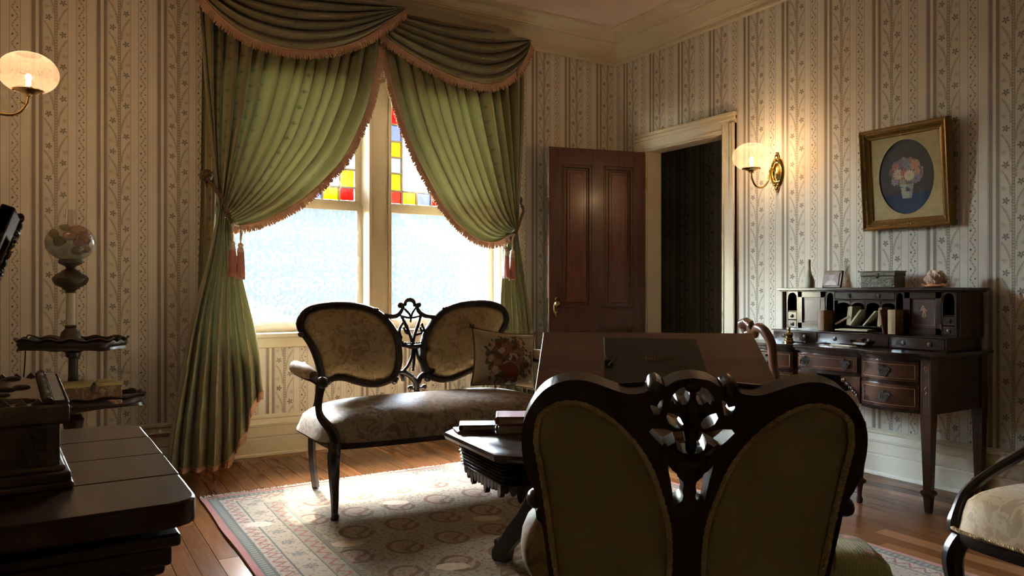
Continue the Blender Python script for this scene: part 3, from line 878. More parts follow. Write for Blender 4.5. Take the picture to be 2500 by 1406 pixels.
def make_window(name, x0, x1, label, flip):
    w = thing(name, label, 'window', kind='structure')
    # lower sash
    yl, yu = YB + 0.115, YB + 0.155
    zs0, zm, zt = WZ0 + 0.022, 1.735, WZ1 - 0.03
    s_ = MB(); xm = (x0 + x1) / 2; wd = x1 - x0
    st = 0.045
    s_.box((x0 + st / 2, yl, (zs0 + zm) / 2), (st, 0.035, zm - zs0)); s_.box((x1 - st / 2, yl, (zs0 + zm) / 2), (st, 0.035, zm - zs0))
    s_.box((xm, yl, zs0 + 0.035), (wd, 0.036, 0.07)); s_.box((xm, yl, zm - 0.02), (wd, 0.036, 0.04))
    lo = s_.obj('lower_sash', M['mullion'], w)
    g = MB(); g.box((xm, yl, (zs0 + zm) / 2 + 0.01), (wd - 2 * st, 0.004, zm - zs0 - 0.10)); g.obj('pane', M['glass'], lo, smooth=0)
    s_ = MB()
    s_.box((x0 + st / 2, yu, (zm + zt) / 2), (st, 0.035, zt - zm)); s_.box((x1 - st / 2, yu, (zm + zt) / 2), (st, 0.035, zt - zm))
    s_.box((xm, yu, zm + 0.005), (wd, 0.036, 0.06)); s_.box((xm, yu, zt - 0.02), (wd, 0.036, 0.05))
    # stained border: columns at both sides, rows above and below
    gx0, gx1, gz0, gz1 = x0 + st, x1 - st, zm + 0.035, zt - 0.045
    cw, rh, bar = 0.115, 0.098, 0.012
    s_.box((gx0 + cw, yu, (gz0 + gz1) / 2), (bar, 0.03, gz1 - gz0)); s_.box((gx1 - cw, yu, (gz0 + gz1) / 2), (bar, 0.03, gz1 - gz0))
    s_.box((xm, yu, gz0 + rh), (gx1 - gx0, 0.03, bar)); s_.box((xm, yu, gz1 - rh), (gx1 - gx0, 0.03, bar))
    zc = [gz0 + rh]; hs = [0.125, 0.115, 0.115, 0.12, 0.12, 0.12]
    tot = gz1 - rh - zc[0]; sc = tot / sum(hs)
    for h in hs: zc.append(zc[-1] + h * sc)
    seq = ['g_yellow', 'g_clear', 'g_yellow', 'g_blue', 'g_red', 'g_yellow']
    nx = 5; xs = [gx0 + cw + (gx1 - gx0 - 2 * cw) * k / nx for k in range(nx + 1)]
    rowseq = ['g_yellow', 'g_blue', 'g_red', 'g_blue', 'g_yellow']
    for z in zc[1:-1]:
        for xc in (gx0 + cw / 2, gx1 - cw / 2): s_.box((xc, yu, z), (cw, 0.026, bar))
    for x in xs[1:-1]:
        for zz in (gz0 + rh / 2, gz1 - rh / 2): s_.box((x, yu, zz), (bar, 0.026, rh))
    up = s_.obj('upper_sash', M['mullion'], w)
    def pane(cx, cz, sx, sz, m):
        p = MB(); p.box((cx, yu, cz), (sx - bar * 0.5, 0.004, sz - bar * 0.5)); p.obj('stained_pane', M[m], up, smooth=0)
    for a in (0, 1):
        cx = gx0 + cw / 2 if a == 0 else gx1 - cw / 2
        for k, m_ in enumerate(seq): pane(cx, (zc[k] + zc[k + 1]) / 2, cw, zc[k + 1] - zc[k], m_)
        for cz in (gz0 + rh / 2, gz1 - rh / 2): pane(cx, cz, cw, rh, 'g_red')
    for k, m_ in enumerate(rowseq):
        for cz in (gz0 + rh / 2, gz1 - rh / 2): pane((xs[k] + xs[k + 1]) / 2, cz, xs[k + 1] - xs[k], rh, m_)
    g = MB(); g.box((xm, yu, (gz0 + gz1) / 2), (gx1 - gx0 - 2 * cw, 0.004, gz1 - gz0 - 2 * rh)); g.obj('pane', M['glass'], up, smooth=0)
make_window('window_1', WX0 + 0.03, MX0, 'left window light with stained glass border squares behind lace', False)
make_window('window_2', MX1, WX1 - 0.03, 'right window light with stained glass border squares behind lace', True)

# ---- outside the window
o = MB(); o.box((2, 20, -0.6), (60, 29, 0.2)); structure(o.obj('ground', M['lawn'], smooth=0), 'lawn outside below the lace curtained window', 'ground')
o = MB(); o.box((1.5, 16.2, 1.1), (26, 0.4, 3.6)); structure(o.obj('dimming_wall', M['outside'], smooth=0), 'added near-black wall outside that dims the view through the lace', 'wall')  # added wall: hides bright low sky so the lower panes look dimmer

o = MB(); o.box((2.0, 6.03, 3.24), (7.0, 1.12, 0.16)); structure(o.obj('sky_blocker', M['outside'], smooth=0), 'added unseen slab outside that blocks high sky above the window', 'sky blocker')  # added, out of view: cuts high sky light falling on the rug

# ---- door casing (stepped), door leaf and hall
dc = thing('trim_4', 'cream moulded door casing around the open doorway', 'door casing', kind='structure')
def casing(nm, c0, c1, vertical):
    q = MB(); x = XR
    if vertical:
        a, b = c0, c1; s_ = 1 if b > a else -1      # a = opening edge, b = outer edge
        for p0, p1, t in ((0, 0.135, 0.016), (0.010, 0.025, 0.024), (0.085, 0.135, 0.028), (0.112, 0.135, 0.036)):
            q.box((x - t / 2, a + s_ * (p0 + p1) / 2, (DZ + 0.06) / 2), (t, p1 - p0, DZ + 0.06))
    else:
        for p0, p1, t in ((0, 0.135, 0.017), (0.010, 0.025, 0.025), (0.085, 0.135, 0.029), (0.112, 0.140, 0.042)):
            q.box((x - t / 2, (DY0 + DY1) / 2, DZ + (p0 + p1) / 2), (t, DY1 - DY0 + 2 * p1, p1 - p0))
    q.obj(nm, M['trim'], dc, bevel=0.004)
casing('side_casing', DY0, DY0 - 0.1, True); casing('side_casing', DY1, DY1 + 0.1, True); casing('head_casing', 0, 0, False)
for c, d in (((XR + 0.07, DY0 - 0.001, DZ / 2), (0.15, 0.02, DZ)), ((XR + 0.07, DY1 + 0.001, DZ / 2), (0.15, 0.02, DZ)), ((XR + 0.07, (DY0 + DY1) / 2, DZ + 0.003), (0.15, DY1 - DY0 + 0.04, 0.02))):
    q = MB(); q.box(c, d); q.obj('door_jamb', M['trim'], dc, bevel=0.003)

DW, DH = 0.86, 2.255
dl = thing('door_1', 'open dark mahogany panelled door with brass knob', 'door', (XR - 0.035, DY1 + 0.004, 0.008), math.atan2(0.21, -0.86), kind='structure')
q = MB()
cols = ((0.115, 0.375), (0.485, 0.745)); rows = ((0.22, 0.80), (0.96, 2.12))
xs = [0, cols[0][0], cols[0][1], cols[1][0], cols[1][1], DW]; zs = [0, rows[0][0], rows[0][1], rows[1][0], rows[1][1], DH]
for a, b in ((0, 1), (2, 3), (4, 5)): q.box(((xs[a] + xs[b]) / 2, 0, DH / 2), (xs[b] - xs[a], 0.042, DH))
for a, b in ((0, 1), (2, 3), (4, 5)): q.box((DW / 2, 0, (zs[a] + zs[b]) / 2), (DW - 0.004, 0.0416, zs[b] - zs[a]))
q.obj('door_frame', M['door'], dl, bevel=0.003)
for cx0, cx1 in cols:
    for rz0, rz1 in rows:
        p = MB(); cx, cz = (cx0 + cx1) / 2, (rz0 + rz1) / 2; w_, h_ = cx1 - cx0, rz1 - rz0
        p.box((cx, 0, cz), (w_ + 0.01, 0.012, h_ + 0.01))
        for sg in (1, -1):
            for a, t in ((0.055, 0.013), (0.075, 0.016)):
                p.box((cx, sg * t / 2, cz), (w_ - a * 2 + 0.02, t, h_ - a * 2 + 0.02))
        pn = p.obj('door_panel', M['door_panel'], dl, bevel=0.004)
        mo = MB()
        for k, (o_, y_) in enumerate(((0.0, 0.021), (0.012, 0.024), (0.026, 0.013))):
            t = 0.013
            for sg in (1, -1):
                mo.box((cx0 + o_ + t / 2, sg * y_ / 2, cz), (t, y_, h_ - 2 * o_)); mo.box((cx1 - o_ - t / 2, sg * y_ / 2, cz), (t, y_, h_ - 2 * o_))
                mo.box((cx, sg * y_ / 2, rz0 + o_ + t / 2), (w_ - 2 * o_, y_, t)); mo.box((cx, sg * y_ / 2, rz1 - o_ - t / 2), (w_ - 2 * o_, y_, t))
        mo.obj('panel_moulding', M['door'], pn, bevel=0.002)
kn = MB(); kn.lathe([(0.0, 0.066), (0.014, 0.064), (0.024, 0.056), (0.027, 0.046), (0.023, 0.036), (0.011, 0.030), (0.009, 0.020), (0.020, 0.019), (0.022, 0.010), (0, 0.010)], (DW - 0.062, 0.012, 0.995), axis='Y', seg=20)
kn.obj('door_knob', M['oldbrass'], dl)
es = MB(); es.lathe([(0, 0.006), (0.020, 0.005), (0.023, 0), (0, -0.002)], (DW - 0.062, 0.022, 0.965), axis='Y', seg=24, sx=1.0, sy=2.9)
es.ball((DW - 0.062, 0.028, 1.035), (0.012, 0.004, 0.014)); es.ball((DW - 0.062, 0.028, 0.895), (0.010, 0.004, 0.012)); es.ball((DW - 0.062, 0.029, 0.925), (0.007, 0.004, 0.011))
es.obj('escutcheon', M['oldbrass'], dl)
for z in (0.3, 1.95):
    h = MB(); h.lathe([(0, 0), (0.008, 0), (0.008, 0.09), (0, 0.09)], (0.0, 0.024, z), seg=10); h.obj('hinge', M['oldbrass'], dl)
lt = MB(); lt.box((DW + 0.001, 0, 0.985), (0.004, 0.022, 0.12)); lt.obj('latch_plate', M['brass'], dl)

h = MB(); uvbox(h, 5.55, 5.65, 2.6, 7.4, 0, 2.9, lambda p: 3.9 - p[1] + 6.7)
structure(h.obj('wall_hall', M['wallpaper'], smooth=0), 'dark striped wallpapered hall wall seen through the doorway', 'wall')
h = MB(); h.box((4.93, 5.0, -0.02), (1.27, 4.9, 0.04)); structure(h.obj('floor_hall', M['hall_floor'], smooth=0), 'dark wooden hall floor beyond the doorway', 'floor')
h = MB(); h.box((4.995, 5.0, 2.85), (1.13, 4.9, 0.1)); structure(h.obj('ceiling_hall', M['ceiling'], smooth=0), 'ceiling of the dim hall beyond the doorway', 'ceiling')
h = MB(); uvbox(h, XR + 0.14, 5.6, 7.4, 7.5, 0, 2.9, lambda p: p[0]); uvbox(h, XR + 0.14, 5.6, 2.5, 2.6, 0, 2.9, lambda p: p[0])
uvbox(h, XR + 0.10, XR + 0.14, YB, 7.5, 0, 2.9, lambda p: p[1])
structure(h.obj('wall_hall_end', M['wallpaper'], smooth=0), 'end walls closing the dim hall beyond the doorway', 'wall')

# ---- rug
RX, RY, RW, RL = 0.687, 4.285, 2.38, 3.6
rg = thing('rug', 'ivory wool rug with paisley field and rose edged border', 'rug', (RX, RY, 0))
def rugf(a, b):
    x, y = a * RW, -b * RL
    e = 0.004 * math.sin(9 * b * 3) * (1 if a in (0.0, 1.0) else 0)
    return (x + e, y, 0.011 + 0.0012 * math.sin(x * 9 + y * 5) + 0.001 * math.sin(y * 13))
q = MB(); q.grid(rugf, 60, 90); q.obj('pile', M['rug'], rg, smooth=60, fixn=False)
q = MB(); q.box((RW / 2, -RL / 2, 0.0055), (RW - 0.01, RL - 0.01, 0.007)); q.obj('backing', M['rugfringe'], rg, smooth=0)
fm = MB(); rr_ = random.Random(5)
for end, sg in ((0.0, 1), (-RL, -1)):
    for i in range(520):
        x = RW * (i + rr_.random()) / 520; l = 0.03 + 0.03 * rr_.random(); dx = rr_.uniform(-0.022, 0.022)
        fm.tube([(x, end - sg * 0.004, 0.012), (x + dx * 0.4, end + sg * l * 0.5, 0.010 + 0.006 * rr_.random()), (x + dx, end + sg * l, 0.003 + 0.003 * rr_.random())], [0.0022, 0.002, 0.0015], 4)
fm.obj('fringe', M['rugfringe'], rg, smooth=60, kind='stuff', fixn=False)

# ================================================================ WINDOW DRESSING
LIN = [(1.997, 2.889), (1.936, 2.605), (1.885, 2.412), (1.807, 2.223), (1.714, 2.038), (1.599, 1.894), (1.459, 1.746), (1.324, 1.645), (1.192, 1.571), (1.089, 1.534), (0.993, 1.522)]
RIN = [(2.068, 2.873), (2.112, 2.602), (2.184, 2.317), (2.264, 2.113), (2.369, 1.918), (2.502, 1.722), (2.632, 1.594), (2.772, 1.506), (2.916, 1.480), (3.056, 1.529)]

def resample(pts, n):
    P = [Vector((*p, 0) if len(p) == 2 else p) for p in spline(pts, 10)]
    L = [0.0]
    for a, b in zip(P, P[1:]): L.append(L[-1] + (b - a).length)
    out = []; k = 0
    for i in range(n + 1):
        t = L[-1] * i / n
        while k < len(L) - 2 and L[k + 1] < t: k += 1
        f = (t - L[k]) / max(1e-9, L[k + 1] - L[k])
        out.append(P[k].lerp(P[k + 1], f))
    return out

def fringe_run(pts3, dirs, length, name, parent, n=0, seed=1, tape=0.006):
    """strands hanging off a gimp tape along a 3D polyline"""
    q = MB(); rr = random.Random(seed)
    q.tube(pts3, tape, 6)
    P = resample(pts3, n)
    for i, p in enumerate(P):
        d = Vector(dirs(i / n)); d.normalize()
        j = Vector((rr.uniform(-.12, .12), rr.uniform(-.18, .18), rr.uniform(-.12, .12)))
        d2 = (d + j).normalized(); l = length * rr.uniform(0.85, 1.08)
        q.tube([p, p + d * l * 0.5, p + d2 * l], [0.0042, 0.0054, 0.0046], 4)
    return q.obj(name, M['fringe'], parent, smooth=60, kind='stuff', fixn=False)

def curtain(side, label):
    left = side < 0
    inner = LIN if left else RIN
    NR = 40
    P1 = resample(inner, NR)
    top_out = (0.80, 2.98) if left else (3.20, 2.98)
    cin_out = (0.925, 1.64) if left else (3.135, 1.62)
    top_in = inner[0]; cin_in = inner[-1]
    bl = [(0.0, 1.6), (0, 0)]
    root = thing('curtain', label, 'curtain', group='green silk window drapes')
    nf = 14 if left else 12
    def edge0(r): return Vector((lerp(top_out[0], cin_out[0], r ** 1.25), lerp(top_out[1], cin_out[1], r), 0))
    def upper(s, r):
        i = min(NR - 1, int(r * NR)); f = r * NR - i
        e1 = P1[i].lerp(P1[i + 1], f); e0 = edge0(r)
        w = s ** (1.0 + 0.35 * r)
        p = e0.lerp(e1, w)
        ph = 2 * PI * nf * (s + 0.022 * math.sin(9 * s) + 0.012 * r * math.sin(17 * s)) + 0.5 * math.sin(3.1 * s * 7)
        amp = lerp(0.060, 0.022, r ** 1.3) * (0.85 + 0.3 * math.sin(5 * s + 1))
        sweep = math.sin(PI * min(1, r * 1.05)) * s
        # taut pleats converge on the tie, belly billows forward
        fold = 0.95 * math.cos(ph) + 0.18 * math.sin(2 * ph + 1.3) + 0.45 * math.sin(0.31 * ph + 2.1 * r)
        y = 5.118 - 0.055 * sweep - 0.062 * r - amp * fold
        z = p.y - 0.010 * sweep * math.cos(ph) - 0.012 * math.sin(ph * 0.5 + 3 * r) * sweep
        lap = (e1 - e0) * (0.27 * math.sin(ph) / nf)
        return (p.x + lap.x, y, z + lap.y)
    d = MB(); d.grid(upper, 280, 58, (2.1, 1.75))
    d.obj('upper_drape', M['silk'], root, smooth=70, fixn=False)
    # skirt below the tie
    if left:
        Eo = resample([(0.925, 1.64), (0.86, 1.33), (0.765, 0.983), (0.694, 0.632), (0.636, 0.261), (0.605, 0.022)], 30)
        Ei = resample([(0.990, 1.525), (1.020, 1.371), (1.072, 1.136), (1.132, 0.872), (1.168, 0.640), (1.185, 0.47)], 30)
        hem = [(0, 0.020), (0.55, 0.022), (0.66, 0.06), (0.74, 0.17), (0.80, 0.20), (0.86, 0.36), (0.93, 0.44), (1, 0.47)]
    else:
        Eo = resample([(3.135, 1.62), (3.177, 1.332), (3.234, 0.978), (3.275, 0.653), (3.31, 0.3), (3.33, 0.022)], 30)
        Ei = resample([(3.060, 1.53), (2.995, 1.329), (2.957, 1.076), (2.945, 0.824), (2.94, 0.60), (2.93, 0.42)], 30)
        hem = [(0, 0.020), (0.55, 0.022), (0.8, 0.20), (1, 0.42)]
    def lower(s, r):
        i = min(29, int(r * 30)); f = r * 30 - i
        a = Eo[i].lerp(Eo[i + 1], f); b = Ei[i].lerp(Ei[i + 1], f)
        p = a.lerp(b, s)
        ztop = lerp(a.y, b.y, s) if r == 0 else None
        z0 = lerp(Eo[0].y, Ei[0].y, s); zb = interp(hem, s)
        z = lerp(z0, zb, r)
        ph = 2 * PI * 7.5 * (s + 0.03 * math.sin(7 * s))
        amp = lerp(0.012, 0.046, min(1, r * 1.6))
        fold = 2.1 * abs(math.sin(ph / 2)) ** 0.75 - 1.1 + 0.2 * math.sin(2 * ph + 0.7) + 0.3 * math.sin(0.31 * ph + 1.5 * r)
        crease = 0.010 * math.sin(13 * r + 5 * s) * max(0, r - 0.55)
        return (p.x + 0.012 * math.cos(ph) * r + crease, 5.05 - 0.05 * r - amp * fold, z + crease)
    d = MB(); d.grid(lower, 120, 40, (2.1, 1.6))
    d.obj('skirt', M['silk'], root, smooth=70, fixn=False)
    # flat return against the wall
    x0, x1 = (0.845, 0.97) if left else (3.12, 3.20)
    if left:
        def ret(a, b): return (lerp(x0, x1, a) - 0.03 * b * (1 - a) - 0.05 * max(0, b - 0.5), 5.155 + 0.02 * math.sin(a * 9), lerp(2.98, 0.30, b))
        d = MB(); d.grid(ret, 16, 20, (0.2, 2.6)); d.obj('return_panel', M['silk'], root, smooth=70, fixn=False)
    # fringe: down the leading edge and round the hem
    e = [upper(1.0, k / 60) for k in range(61)]
    e = [(p[0], p[1] - 0.004, p[2]) for p in e]
    def dirs(t):
        i = min(NR - 1, int(t * NR)); tg = (P1[i + 1] - P1[i]).normalized()
        nrm = Vector((-tg.y, 0, tg.x)) if left else Vector((tg.y, 0, -tg.x))
        if nrm.z > 0 and t > 0.5: nrm = -nrm
        return nrm + Vector((0, -0.05, -0.25))
    fringe_run(e, dirs, 0.050, 'edge_fringe', root, 330, 2)
    e = [lower(k / 80, 1.0) for k in range(81)]
    fringe_run(e, lambda t: (0.0, -0.05, -0.9 if t > 0.6 else -0.35), 0.046 if left else 0.04, 'hem_fringe', root, 190, 3)
    return root
curtain(-1, 'green silk drape tied back at the left side of the window')
curtain(1, 'green silk drape tied back at the right side, beside the door')

def swag(bot, top, y0, label, npl, seed):
    NP = 90
    B = resample(bot, NP); T = resample(top, NP)
    root = thing('swag', label, 'swag', group='green silk swags over the window')
    def f(a, b):
        i = min(NP - 1, int(a * NP)); g = a * NP - i
        p0 = T[i].lerp(T[i + 1], g); p1 = B[i].lerp(B[i + 1], g)
        w = math.sin(PI * a)
        q = b ** 0.92
        p = p0.lerp(p1, q)
        ph = npl * b + 0.25 * math.sin(3 * a + seed)
        sw = ph - math.floor(ph)
        pleat = math.sin(PI * sw ** 1.5) ** 0.8
        if b > 0.84: pleat *= (1 - b) / 0.16 * 0.85 + 0.15
        am = 0.085 * (w ** 0.55) + 0.010
        y = y0 - 0.025 - 0.055 * w * math.sin(PI * (0.25 + 0.6 * b)) - am * pleat
        sag = 0.026 * w * math.sin(PI * sw ** 1.5) * (1 - b * 0.8)
        return (p.x, y, p.y - sag)
    d = MB(); d.grid(f, 96, 110, (1.6, 0.8)); d.obj('pleated_cloth', M['silk'], root, smooth=65, fixn=False)
    e = [f(k / 90, 1.0) for k in range(91)]
    e = [(p[0], p[1] - 0.005, p[2]) for p in e]
    def dirs(t):
        i = min(NP - 1, int(t * NP)); tg = (B[i + 1] - B[i]).normalized()
        n = Vector((tg.y, 0, -tg.x))
        if n.z > 0: n = -n
        return n * 0.6 + Vector((0, -0.03, -0.55))
    fringe_run(e, dirs, 0.058, 'bullion_fringe', root, 230, seed, 0.007)
    return root
swag([(0.700, 3.05), (0.760, 2.974), (0.879, 2.846), (0.976, 2.771), (1.076, 2.721), (1.255, 2.687), (1.442, 2.690), (1.665, 2.748), (1.839, 2.837), (2.019, 2.975), (2.158, 3.100)],
     [(0.720, 3.10), (1.0, 3.10), (1.334, 3.093), (1.809, 3.105), (2.168, 3.118)], 5.015, 'green silk swag with rose fringe over the left half of the window', 6.0, 11)
swag([(1.960, 2.990), (2.042, 2.897), (2.167, 2.828), (2.343, 2.755), (2.577, 2.690), (2.821, 2.675), (3.002, 2.730), (3.170, 2.880), (3.262, 3.065)],
     [(2.060, 3.09), (2.409, 3.075), (2.785, 3.085), (3.114, 3.098), (3.262, 3.090)], 5.072, 'green silk swag with rose fringe over the right half of the window', 5.0, 23)
# pelmet board carrying the swags
q = MB(); q.box((1.99, 5.155, 3.075), (2.50, 0.15, 0.02)); tag(q.obj('pelmet_board', M['trim'], bevel=0.003), 'narrow board under the crown moulding carrying the silk swags', 'pelmet')

def lace_curtain(x0, x1, label, seed):
    r_ = random.Random(seed); ks = [(r_.uniform(9, 40), r_.uniform(0, 6), r_.uniform(0.002, 0.006)) for _ in range(5)]
    def f(a, b):
        x = lerp(x0, x1, a); z = lerp(0.832, 2.74, b)
        return (x, 5.285 + sum(k[2] * math.sin(k[0] * x + k[1] + 0.3 * z) for k in ks), z)
    d = MB(); d.grid(f, 90, 30)
    tag(d.obj('lace_curtain', M['lace'], smooth=70, fixn=False), label, 'lace curtain', 'lace curtains over the window lights')
lace_curtain(1.035, 1.972, 'sheer white lace curtain hanging over the left window light', 4)
lace_curtain(2.158, 3.088, 'sheer white lace curtain hanging over the right window light', 9)

# ---- tiebacks: rosette knob, twisted cord, tassels
def twisted(q, pts, r, turns, seg=5, strands=2):
    P = resample(pts, max(40, int(turns * 8))); n = len(P)
    for k in range(strands):
        o = []
        for i, p in enumerate(P):
            t = (P[min(i + 1, n - 1)] - P[max(i - 1, 0)]).normalized()
            a = t.orthogonal() if abs(t.z) < 0.9 else Vector((1, 0, 0))
            a = (Vector((0.3, 1, 0.2)) - t * t.dot(Vector((0.3, 1, 0.2)))).normalized(); b = t.cross(a)
            ph = 2 * PI * (turns * i / (n - 1) + k / strands)
            o.append(p + a * (r * 0.55 * math.cos(ph)) + b * (r * 0.55 * math.sin(ph)))
        q.tube(o, r * 0.62, seg)
    return q
def tassel(parent, x, y, ztop):
    t = MB()
    t.tube([(x, y, ztop + 0.09), (x, y, ztop)], 0.005, 6)
    t.ball((x, y, ztop - 0.008), (0.019, 0.019, 0.018)); t.lathe([(0.012, 0.0), (0.019, -0.012), (0.022, -0.028), (0.023, -0.036), (0.019, -0.040)], (x, y, ztop - 0.012), 14)
    tp = t.obj('tassel', M['tassel_head'], parent)
    s_ = MB(); r_ = random.Random(int(x * 1000))
    s_.lathe([(0.016, 0), (0.020, -0.03), (0.021, -0.09), (0.023, -0.165), (0.0, -0.165)], (x, y, ztop - 0.046), 16)
    for i in range(46):
        a = 2 * PI * i / 46; k = r_.uniform(0.9, 1.08)
        s_.tube([(x + 0.018 * math.cos(a), y + 0.018 * math.sin(a), ztop - 0.046), (x + 0.022 * math.cos(a), y + 0.022 * math.sin(a), ztop - 0.13), (x + 0.025 * k * math.cos(a), y + 0.025 * k * math.sin(a), ztop - 0.046 - 0.17 * k)], 0.0026, 4)
    s_.obj('tassel_skirt', M['tassel'], tp, smooth=60, fixn=False)
def tieback(kx, kz, cx, cz, tx, label):
    root = thing('tieback', label, 'tieback', (kx, 5.19, kz), group='rope tiebacks on the drapes')
    o = Vector((kx, 5.19, kz)); L = lambda x, y, z: (x - o.x, y - o.y, z - o.z)
    k = MB(); k.lathe([(0, -0.085), (0.016, -0.083), (0.036, -0.070), (0.040, -0.060), (0.034, -0.050), (0.020, -0.044), (0.014, -0.02), (0.014, 0.02), (0.026, 0.03), (0.026, 0.045), (0, 0.045)], (0, 0, 0), 20, axis='Y')
    for i in range(8):
        a = 2 * PI * i / 8; k.ball((0.024 * math.cos(a), -0.076, 0.024 * math.sin(a)), 0.010, 8, 6)
    k.obj('rosette_knob', M['carved'], root)
    sg = 1 if cx > kx else -1
    c = MB()
    for dx in (0.0, 0.016):
        twisted(c, [L(kx, 5.15, kz - 0.005), L(kx + sg * 0.02, 5.02, kz - 0.07 - dx), L(lerp(kx, cx, 0.55), 4.965, lerp(kz, cz, 0.55) - dx), L(cx - sg * 0.01, 4.968, cz + 0.01 - dx), L(cx + sg * 0.02, 5.03, cz + 0.0), L(cx - sg * 0.02, 5.13, cz + 0.05), L(kx + sg * 0.02, 5.17, kz - 0.08), L(kx, 5.15, kz - 0.005)], 0.0085, 60)
    c.obj('cord', M['tiecord'], root, smooth=60, fixn=False)
    for j, x in enumerate(tx):
        c = MB(); twisted(c, [L(cx - sg * 0.012, 4.968, cz), L(x, 4.955 - 0.01 * j, cz - 0.03), L(x, 4.955, cz - 0.105)], 0.007, 10); c.obj('tassel_cord', M['tassel_head'], root, smooth=60, fixn=False)
        p = L(x, 4.955, cz - 0.12 - 0.012 * j); tassel(root, *p)
tieback(0.862, 1.845, 0.995, 1.535, (0.985, 1.035), 'twisted rope tieback with rose tassels on the left drape')
tieback(3.200, 1.830, 3.060, 1.545, (2.985, 3.040), 'twisted rope tieback with rose tassels on the right drape')

# ================================================================ SETTEE
OVAL = [(-0.539,0.602),(-0.554,0.676),(-0.579,0.755),(-0.613,0.824),(-0.648,0.874),(-0.664,0.927),(-0.628,0.989),(-0.539,1.019),(-0.419,1.023),(-0.305,1.009),(-0.209,0.972),(-0.139,0.909),(-0.089,0.826),(-0.073,0.732),(-0.078,0.660),(-0.112,0.590),(-0.188,0.559),(-0.263,0.559),(-0.336,0.579),(-0.408,0.604),(-0.469,0.608),(-0.514,0.591)]
SPLAT = [([(-0.189,0.964),(-0.153,0.955),(-0.116,0.950),(-0.084,0.957),(-0.059,0.983),(-0.052,1.004)],0.0115),([(0.208,0.970),(0.167,0.944),(0.114,0.945),(0.075,0.959),(0.052,0.981),(0.042,1.003)],0.0115),
 ([(-0.038,1.021),(-0.031,1.041),(-0.010,1.047),(0.014,1.038),(0.026,1.016)],0.0105),([(-0.068,1.015),(-0.059,1.013)],0.015),([(0.052,1.016),(0.045,1.014)],0.0133),
 ([(-0.052,1.000),(-0.033,0.987),(-0.005,0.956),(-0.003,0.917)],0.0056),([(0.033,0.999),(0.009,0.964),(-0.003,0.917)],0.0056),([(-0.066,0.953),(-0.005,0.939),(0.061,0.950)],0.0055),
 ([(-0.056,0.944),(-0.038,0.905),(-0.019,0.870),(-0.005,0.839),(0.009,0.787)],0.0088),([(0.061,0.942),(0.047,0.903),(0.033,0.860),(0.023,0.825),(0.014,0.786)],0.0088),
 ([(-0.056,0.905),(-0.070,0.884),(-0.073,0.854),(-0.061,0.828),(-0.066,0.807),(-0.042,0.784),(-0.005,0.774)],0.008),([(0.071,0.898),(0.085,0.867),(0.092,0.840),(0.085,0.814),(0.090,0.788),(0.071,0.773),(0.033,0.768)],0.008),
 ([(-0.047,0.879),(-0.028,0.853),(-0.010,0.844)],0.0071),([(0.061,0.876),(0.071,0.850),(0.042,0.838)],0.0071),([(-0.047,0.778),(0.019,0.767),(0.085,0.775)],0.0116),
 ([(0.009,0.756),(0.004,0.704),(-0.019,0.654),(-0.056,0.621),(-0.075,0.614)],0.0075),([(0.019,0.756),(0.021,0.695),(0.014,0.630)],0.008),([(0.033,0.755),(0.047,0.702),(0.080,0.657),(0.133,0.619)],0.008),
 ([(-0.079,0.618),(-0.038,0.614),(0.004,0.587),(0.030,0.551),(0.037,0.500)],0.0143),([(0.143,0.618),(0.099,0.606),(0.061,0.584),(0.047,0.550),(0.042,0.500)],0.0143),
 ([(-0.005,0.523),(0.004,0.522)],0.0124),([(0.085,0.523),(0.092,0.523)],0.0124),([(-0.005,0.517),(0.095,0.516)],0.008),([(-0.059,0.604),(-0.052,0.574)],0.0106),([(0.133,0.597),(0.138,0.575)],0.0106)]

def dish(q, loop, y, bulge, cen=None, k=8, power=2.0):
    """upholstered panel filling a closed loop in the XZ plane, swelling along -y (bulge > 0)"""
    n = len(loop)
    cx, cz = cen or (sum(p[0] for p in loop) / n, sum(p[1] for p in loop) / n)
    vs = [(cx, y - bulge, cz)]; fs = []
    for i in range(1, k + 1):
        t = i / k
        for p in loop: vs.append((cx + (p[0] - cx) * t, y - bulge * (1 - t ** (power * 2)), cz + (p[1] - cz) * t))
    for j in range(n):
        fs.append((0, 1 + j, 1 + (j + 1) % n))
        for i in range(k - 1):
            a = 1 + i * n
            fs.append((a + j, a + n + j, a + n + (j + 1) % n, a + (j + 1) % n))
    q.add(vs, fs)

def rounded_sec(w, d, n=10):
    return [(w / 2 * math.copysign(abs(math.cos(2 * PI * i / n + 0.3)) ** 0.75, math.cos(2 * PI * i / n + 0.3)), d / 2 * math.copysign(abs(math.sin(2 * PI * i / n + 0.3)) ** 0.75, math.sin(2 * PI * i / n + 0.3))) for i in range(n)]

st = thing('settee', 'carved walnut settee with twin oval backs and tan brocade upholstery', 'settee', (1.843, 3.85, 0.011))
YK = 0.31
q = MB()
ov = spline(OVAL, 6, True)
for sg in (1, -1):
    loop = [(sg * p[0], YK, p[1]) for p in ov]
    q.sweep(loop, rounded_sec(0.034, 0.042), (0, 1, 0), True)
    q.sweep([(sg * (p[0] + (-0.36 - p[0]) * 0.055), YK - 0.012, p[1] + (0.80 - p[1]) * 0.055) for p in ov], rounded_sec(0.010, 0.012, 6), (0, 1, 0), True)
    # little carved leaves on the frame, ears and scroll volutes
    for x, z, r in ((-0.232, 0.992, 0.013), (-0.214, 0.990, 0.011), (-0.247, 0.992, 0.009), (-0.655, 0.862, 0.018), (-0.628, 0.842, 0.014), (-0.506, 0.592, 0.020), (-0.108, 0.570, 0.020), (-0.092, 0.582, 0.014)):
        q.ball((sg * x, YK - 0.004, z), (r, r * 1.3, r), 10, 7)
q.obj('back_frame', M['walnut'], st)
